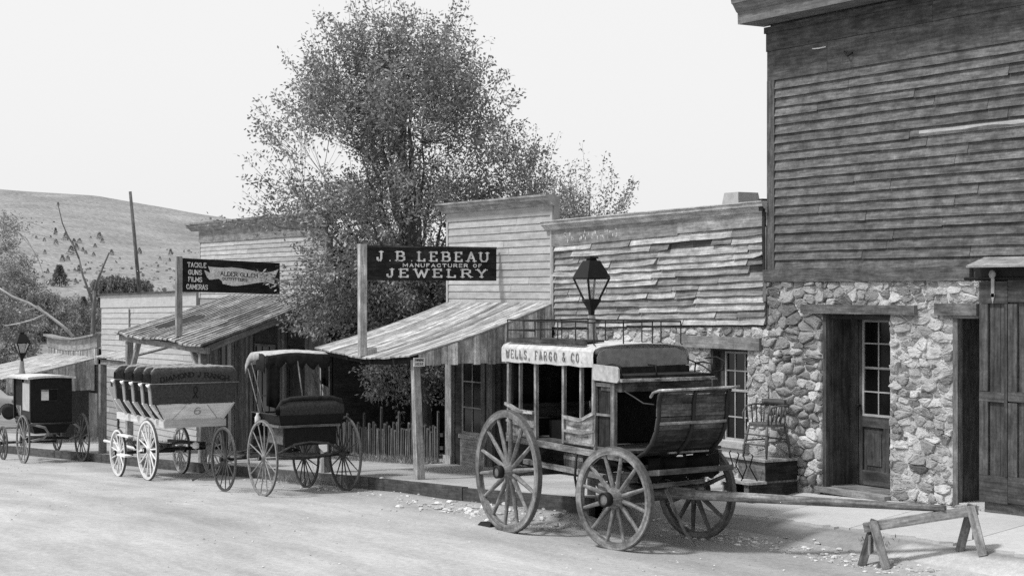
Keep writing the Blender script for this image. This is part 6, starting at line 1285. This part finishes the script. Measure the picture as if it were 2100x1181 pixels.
def leaves(name, C, Dn, L, W, m, parent, tone, loc):
    """one rhomb leaf per centre C along direction Dn"""
    n = len(C); Dn = Dn/np.maximum(1e-6, np.linalg.norm(Dn, axis=1))[:, None]
    rv = rng_.normal(size=(n, 3)); S_ = np.cross(Dn, rv); S_ /= np.maximum(1e-6, np.linalg.norm(S_, axis=1))[:, None]
    l = (L*rng_.uniform(.65, 1.25, n))[:, None]; w_ = (W*rng_.uniform(.7, 1.2, n))[:, None]
    V = np.empty((n, 4, 3)); V[:, 0] = C; V[:, 1] = C+Dn*l*.45+S_*w_*.5; V[:, 2] = C+Dn*l; V[:, 3] = C+Dn*l*.45-S_*w_*.5
    V -= np.array(loc); me = bpy.data.meshes.new(name); me.vertices.add(4*n); me.vertices.foreach_set('co', V.reshape(-1))
    me.loops.add(4*n); me.loops.foreach_set('vertex_index', np.arange(4*n, dtype=np.int32)); me.polygons.add(n)
    me.polygons.foreach_set('loop_start', np.arange(0, 4*n, 4, dtype=np.int32)); me.polygons.foreach_set('loop_total', np.full(n, 4, dtype=np.int32))
    at = me.attributes.new('tone', 'FLOAT', 'FACE'); at.data.foreach_set('value', tone.astype(np.float32)); me.materials.append(m); me.update(); me.validate()
    o = bpy.data.objects.new(name, me); COL.objects.link(o)
    if parent: o.parent = parent
    return o
def broadleaf(root, base, fork_h, env, nlimb, ntwig, lpt, leafL, m, cl=.55, up=.6, droop=.25, trunk_r=.2, cshift=(0, 0), tone_s=.28, dens=None, limbtop=None, mbark=None, spiky=1.0, thin_low=False, trim=None):
    """env: list of (z above base, radius); limbs reach into the envelope, twigs with leaves hang on them"""
    base = Vector(base); zz = [e[0] for e in env]; rr = [e[1] for e in env]; r = random.Random(int(abs(base.x)*100)+ntwig)
    ef = lambda z: float(np.interp(z, zz, rr)); cx, cy = cshift; ztop = zz[-1]; zbot = zz[0]
    b = MB(); t0 = Vector((base.x+cx*.3, base.y+cy*.3, base.z+fork_h))
    b.tube([base-Vector((0, 0, .2)), base+(t0-base)*.4+Vector((.04, .03, 0)), t0], [trunk_r*1.25, trunk_r, trunk_r*.85], 10, 1.0); nodes = []
    limbs = []
    for i in range(nlimb):
        a = i*2.399+r.uniform(-.3, .3); f = (i+.5)/nlimb
        zt = zbot+(ztop-zbot)*(.25+.75*(1-f)**.8)*r.uniform(.88, 1.0); R_ = ef(zt)*r.uniform(.45, .8)*(.25+.75*f if zt > ztop*.7 else 1)
        e = Vector((base.x+cx+R_*math.cos(a), base.y+cy+R_*math.sin(a), base.z+zt)); s = base+(t0-base)*r.uniform(.72, 1.0) if i > 3 else t0
        m_ = s.lerp(e, .45)+Vector(((e.x-s.x)*.22, (e.y-s.y)*.22, -(e.z-s.z)*.06)); pts = []
        for k in range(9):
            u = k/8; p = s*(1-u)**2+m_*2*u*(1-u)+e*u*u; p += Vector((r.gauss(0, .04), r.gauss(0, .04), r.gauss(0, .03)))*min(1, k); pts.append(p)
        r0 = trunk_r*(.62 if i < 4 else .34); b.tube(pts, [max(.008, r0*(1-k/8.6)) for k in range(9)], 7, 1.0, cap=False); limbs.append((pts, r0)); nodes += [(p, max(.012, r0*(1-k/8.6))) for k, p in enumerate(pts) if k > 1]
    NP = np.array([tuple(p) for p, _ in nodes]); C = []; D = []; T = []
    for i in range(ntwig):
        while True:
            z = zbot+(ztop-zbot)*r.random()**.95; R_ = ef(z); q = r.random()**.5
            if r.random() < .25+.75*(R_/max(rr))**1.6: break
        a = r.uniform(0, 6.283); R_ *= .97+.28*mn.noise(Vector((math.cos(a)*1.9, math.sin(a)*1.9, z*.45+base.x)))
        p = Vector((base.x+cx+R_*q*math.cos(a), base.y+cy+R_*q*math.sin(a), base.z+z))
        if mn.noise(Vector((p.x*.9, p.y*.9, p.z*.9)))+.42 < cl*.5 and q > .3: continue
        if trim and trim(p): continue
        d_ = NP-np.array(p); dist = np.linalg.norm(d_, axis=1)+np.maximum(0, NP[:, 2]-p.z)*1.5; k = int(np.argmin(dist)); src = nodes[k][0]; rs_ = min(nodes[k][1]*.6, .022)
        out = Vector((math.cos(a), math.sin(a), 0)); fz_ = (z-zbot)/(ztop-zbot)
        di = (out*(1-fz_*.75)*q+Vector((0, 0, up*(.25+1.1*fz_)-droop*(1-fz_)))+Vector((r.gauss(0, .22), r.gauss(0, .22), r.gauss(0, .2)))).normalized()
        ln = r.uniform(.35, .75)*(1+1.0*fz_*spiky*(q > .5)*r.random()); tip = p+di*ln
        mid_ = src.lerp(p, .5)+Vector((0, 0, -.05)); b.tube([src, mid_, p, p+di*ln*.5, tip], [rs_*.6, rs_*.4, .005, .004, .002], 4, 1.0, cap=False)
        n = max(4, int(lpt*r.uniform(.6, 1.3)*(ln/.55)**.6*(1.2-.35*fz_)*(1.1-.2*q))); tt = math.exp(r.gauss(0, .18))
        u = rng_.random(n); sp = rng_.normal(size=(n, 3))*np.array([.095, .095, .08])*(1.15-u*.7)[:, None]*(leafL/.07)**.5; P0 = np.array(p); Dv = np.array(di)
        C.append(P0-Dv*.12+Dv[None, :]*(u*(ln+.14))[:, None]+sp); D.append(sp*4+Dv[None, :]*.35+np.array([0, 0, -.35])+rng_.normal(size=(n, 3))*.45); T.append(np.full(n, tt)*np.exp(rng_.normal(size=n)*tone_s))
    tr = b.build('trunk', mbark or M_bark, root); C = np.concatenate(C); D = np.concatenate(D); T = np.concatenate(T)
    leaves('crown', C, D, leafL, leafL*.48, m, root, T, root.location)
    return len(C)
tb = Vector((-28.55, 15.3, zside(-28.5)))
tree = thing('cottonwood_tree', tb, 'tall leafy cottonwood tree rising behind the two hanging signs', 'tree')
env = [(1.2, .9), (1.9, 1.4), (2.8, 1.75), (3.6, 2.35), (3.9, 2.55), (4.4, 2.5), (5.2, 2.4), (6.0, 2.2), (6.7, 1.8), (7.3, 1.5), (7.8, 1.05)]
nl = broadleaf(tree, tb, 3.55, env, 26, 2450, 60, .084, M_leaf, cl=.80, trunk_r=.19, cshift=(-.36, -.42), trim=lambda p: p.x < -29.2 and HC-.4 < p.z < HC+.8)
q_ = ray(1085)*35; tb2 = Vector((q_.x, q_.y, 0)); t2_ = thing('young_cottonwood', tb2, 'lower spreading tree behind the jewelry shop cornice, joined to the big cottonwood', 'tree')
broadleaf(t2_, tb2, 2.6, [(2.8, 1.2), (3.6, 1.1), (4.4, .8), (5.2, .45), (5.8, .2)], 10, 300, 50, .075, M_leaf, trunk_r=.09)
q_ = ray(1205)*40; tb3 = Vector((q_.x, q_.y, 0)); t3_ = thing('far_cottonwood', tb3, 'pale rounded tree showing above the low shop roof', 'tree')
broadleaf(t3_, tb3, 2.4, [(2.6, 1.0), (3.4, 1.15), (4.1, 1.15), (4.7, .85), (5.2, .4)], 12, 360, 60, .08, M_leaf, cl=.5, trunk_r=.1)
# conifers dotted over the hill
def hill_hit(u, v):
    d = ray(u, v); t = 118.0
    while t < 620:
        p = d*t
        if HC+p.z < terr(t, (u-1050)/FPX*t): return Vector((p.x, p.y, HC+p.z)), t
        t += .7
    return None, None
def conifer(root, p, h, w_, m=M_con, n=700, L=None):
    b = MB(); b.tube([p-Vector((0, 0, .3)), p+Vector((0, 0, h*.9))], [h*.025, h*.006], 6, .7); b.build('trunk', M_bark, root)
    z = rng_.random(n)**.8; a = rng_.random(n)*6.283; rad = (1-z**1.3)*w_*rng_.uniform(.35, 1.1, n)*(1+.25*np.sin(a*3+z*9))+.05*w_
    C = np.stack([p.x+rad*np.cos(a), p.y+rad*np.sin(a), p.z+h*(.06+.92*z)], 1); D = np.stack([np.cos(a), np.sin(a), rng_.normal(size=n)*.5+.25], 1)
    leaves('crown', C, D, (L or h*.14)*.8, (L or h*.14)*.6, m, root, np.exp(rng_.normal(size=n)*.45), root.location)
cons = [(119,419,8,5),(114,475,14,6),(115,497,12,12),(135,485,16,13),(130,424,0,0),(152,497,14,10),(163,494,10,12),(146,514,18,17),(157,507,12,12),(170,512,9,6),(176,518,8,8),(192,522,9,8),(195,504,9,8),(204,484,14,13),(210,494,10,9),(229,518,12,9),(92,517,9,7),(128,530,14,11),(139,530,11,11),(286,515,13,9),(277,503,6,5),(350,518,14,9),(328,530,7,7),(348,533,7,5),(162,551,14,8),(155,576,10,6),(74,487,7,6),(91,492,8,8),(104,486,6,5),(186,487,5,5),(246,530,5,4),(98,556,10,6)]
for (u, v, hh, ww) in cons:
    if hh == 0: continue
    p, t = hill_hit(u, v+hh*.5)
    if p is None: continue
    h = hh*t/3500*1.05; root = thing('hill_conifer', p, 'small dark conifer scattered on the bare hillside', 'tree', 'conifers scattered on the hillside'); conifer(root, p, h, ww*t/3500*.5, n=320, L=h*.17)
p, t = hill_hit(122, 588); root = thing('spruce_tree', p, 'larger dark conical spruce at the foot of the hill', 'tree'); conifer(root, p, 44*t/3500, 16*t/3500, n=1500)
for (u, v, hh, ww, lab) in ((172, 634, 26, 9, 'dark spruce left of the bare forked tree'), (203, 634, 24, 8, 'dark spruce right of the bare forked tree, by the white shop')):
    d = ray(u, v); t = 105; p = d*t; p = Vector((p.x, p.y, HC+p.z)); root = thing('spruce_tree', p, lab, 'tree'); conifer(root, p, hh*t/3500, ww*t/3500, n=900)
def at_depth(u, t): 
    d = ray(u, 597)*t; return Vector((d.x, d.y, terr(t, (u-1050)/FPX*t)))
# leafy trees and scrub at the lower left, beyond the far shops
scr = [(-26, 100, 7.6, 3.2, 900, 'big pale leafy tree at the left edge, nearest of the scrub'), (40, 140, 6.3, 2.8, 620, 'pale leafy tree left of the bare snag branches'), (98, 140, 3.3, 2.5, 420, 'bushy tree behind the far street lamp'), (138, 145, 2.6, 2.5, 380, 'low scrub tree behind the slatted parapet'), (180, 150, 2.4, 2.0, 280, 'low scrub tree beside the white shop'), (-4, 152, 8.6, 3.0, 420, 'taller back tree at the left edge')]
for (u, t, h, w_, n, lab) in scr:
    p = at_depth(u, t); root = thing('scrub_tree', p, lab, 'tree', 'leafy scrub at the foot of the street')
    broadleaf(root, p, h*.28, [(h*.08, w_*.75), (h*.3, w_), (h*.6, w_*.9), (h*.85, w_*.55), (h, w_*.25)], 9, int(n*.75), 44, .2, M_leaf2, cl=.5, trunk_r=.1, spiky=.5)
for i, (u, v, ww) in enumerate(((215, 590, 18), (236, 588, 20), (258, 592, 16), (280, 594, 16), (298, 598, 14), (200, 596, 14))):
    d = ray(u, v+14); t = 128; p = d*t; p = Vector((p.x, p.y, HC+p.z)); root = thing('willow_bush', p, 'rounded grey bush in the row above the white shop roof', 'bush', 'row of bushes above the white shop'); h = 30*t/3500; w_ = ww*t/3500*.9
    n = 1500; a = rng_.random(n)*6.283; z = rng_.random(n); rad = w_*np.sqrt(np.maximum(.05, 1-(z*1.0)**2))*rng_.random(n)**.4*(1+.2*np.sin(a*5)); C = np.stack([p.x+rad*np.cos(a), p.y+rad*np.sin(a), p.z+h*z*(1+.15*np.sin(a*3))], 1); D = np.stack([np.cos(a), np.sin(a), rng_.random(n)*1.5], 1)
    leaves('crown', C, D, .3, .16, M_leaf2, root, np.exp(rng_.normal(size=n)*.3), root.location); P1('trunk', M_bark, root, lambda b: b.tube([p, p+Vector((0, 0, h*.6))], [.1, .03], 6))
C = []; 
for _ in range(1500):
    t = 150+200*rnd.random()**1.7; u = -20+560*rnd.random(); k = (u-1050)/FPX; q = ray(u)*t; z = terr(t, k*t)
    if mn.noise(Vector((q.x*.03, q.y*.03, 4)))+.25*(z < 6) < .05: continue
    C.append((q.x, q.y, z-.1))
C = np.array(C); o = leaves('sagebrush', C, np.stack([rng_.normal(size=len(C))*.8, rng_.normal(size=len(C))*.8, np.ones(len(C))*.8], 1), .6, .6, M_leaf2, None, np.exp(rng_.normal(size=len(C))*.3)*.8, (0,0,0)); o['kind'] = 'stuff'
# bare forked tree, fallen pale snag, tall leaning pole
def limbtree(root, segs, m, t): 
    for pts, r0, r1 in segs:
        P = [ray(u, v)*t for u, v in pts]; P = [Vector((q.x, q.y, HC+q.z)) for q in P]
        b = MB(); b.tube(P, [r0+(r1-r0)*k/(len(P)-1) for k in range(len(P))], 7, 1.0); b.build('trunk' if r0 > .1 else 'limb', m, root)
d = ray(190, 745)*62; root = thing('bare_tree', (d.x, d.y, HC+d.z), 'bare forked tree trunk with two lopped limbs behind the small shop', 'tree')
limbtree(root, [([(190, 745), (190, 690), (192, 650), (193, 622), (194, 596)], .09, .07), ([(192, 622), (180, 592), (170, 565), (162, 530)], .055, .03), ([(194, 600), (200, 575), (211, 548), (224, 518)], .055, .03), ([(162, 530), (152, 505), (138, 482), (128, 458), (120, 424), (117, 418)], .035, .012), ([(198, 660), (206, 640)], .05, .02)], M_bark, 62)
d = ray(140, 700)*58; root = thing('dead_snag', (d.x, d.y, HC+d.z), 'bleached dead branches sprawling over the scrub at the left', 'branch')
limbtree(root, [([(150, 690), (128, 668), (95, 643), (60, 622), (25, 608), (-10, 585)], .06, .03), ([(95, 643), (70, 655), (40, 663), (10, 668)], .04, .015), ([(95, 643), (78, 628), (50, 638)], .035, .012), ([(0, 474), (28, 470), (55, 490), (78, 530), (88, 560), (94, 602)], .025, .008), ([(28, 470), (60, 478), (100, 486), (130, 500)], .018, .006), ([(20, 470), (50, 452), (80, 462), (112, 478)], .016, .005), ([(40, 480), (66, 510), (84, 545)], .014, .006)], M_deadwood, 58)
lv = []; ld = []
for _ in range(420):
    u = abs(rnd.gauss(0, 26)); v = 458+rnd.gauss(0, 14)+u*.15; q = ray(u, v)*(58+rnd.gauss(0, .4)); lv.append((q.x, q.y, HC+q.z)); ld.append((rnd.gauss(0, 1), rnd.gauss(0, 1), -.6))
leaves('leaf_cluster', np.array(lv), np.array(ld), .12, .06, M_leaf2, root, np.ones(len(lv)), root.location)
q0_, q1_ = ray(290, 640)*66, ray(267, 393)*66; root = thing('leaning_pole', (q0_.x, q0_.y, HC+q0_.z), 'tall leaning bare pole above the white shop', 'pole')
P1('shaft', M_bark, root, lambda b: b.tube([(q0_.x, q0_.y, HC+q0_.z), (q1_.x, q1_.y, HC+q1_.z)], [.085, .06], 8, .8))
# grass and weeds
def tuft(name, fn, n, h, m, kind='stuff'):
    C = []; D = []
    for _ in range(n):
        x, y, z = fn(); C.append((x, y, z)); D.append((rnd.gauss(0, .45), rnd.gauss(0, .45), 1))
    o = leaves(name, np.array(C), np.array(D), h, .012, m, None, np.exp(rng_.normal(size=n)*.3), (0, 0, 0)); o['kind'] = kind
def g1(): x = -25.3-4.5*rnd.random(); return x, 13.75+rnd.gauss(0, .10), zside(x)
def g2(): x = -13.25+rnd.gauss(0, .12); y = 12.45+rnd.gauss(0, .05); return x, y, gz(x, y)
def g3(): x = -25.1+rnd.gauss(0, .5); y = 11.3+rnd.gauss(0, .08); return x, y, gz(x, y)
def g4(): x = -37-8*rnd.random(); y = 13.6+rnd.gauss(0, .2); return x, y, zside(x)
tuft('weeds', g1, 2600, .14, M_leaf2); tuft('weeds', g2, 90, .05, M_leaf); tuft('weeds', g3, 700, .16, M_leaf); tuft('weeds', g4, 1200, .18, M_leaf)
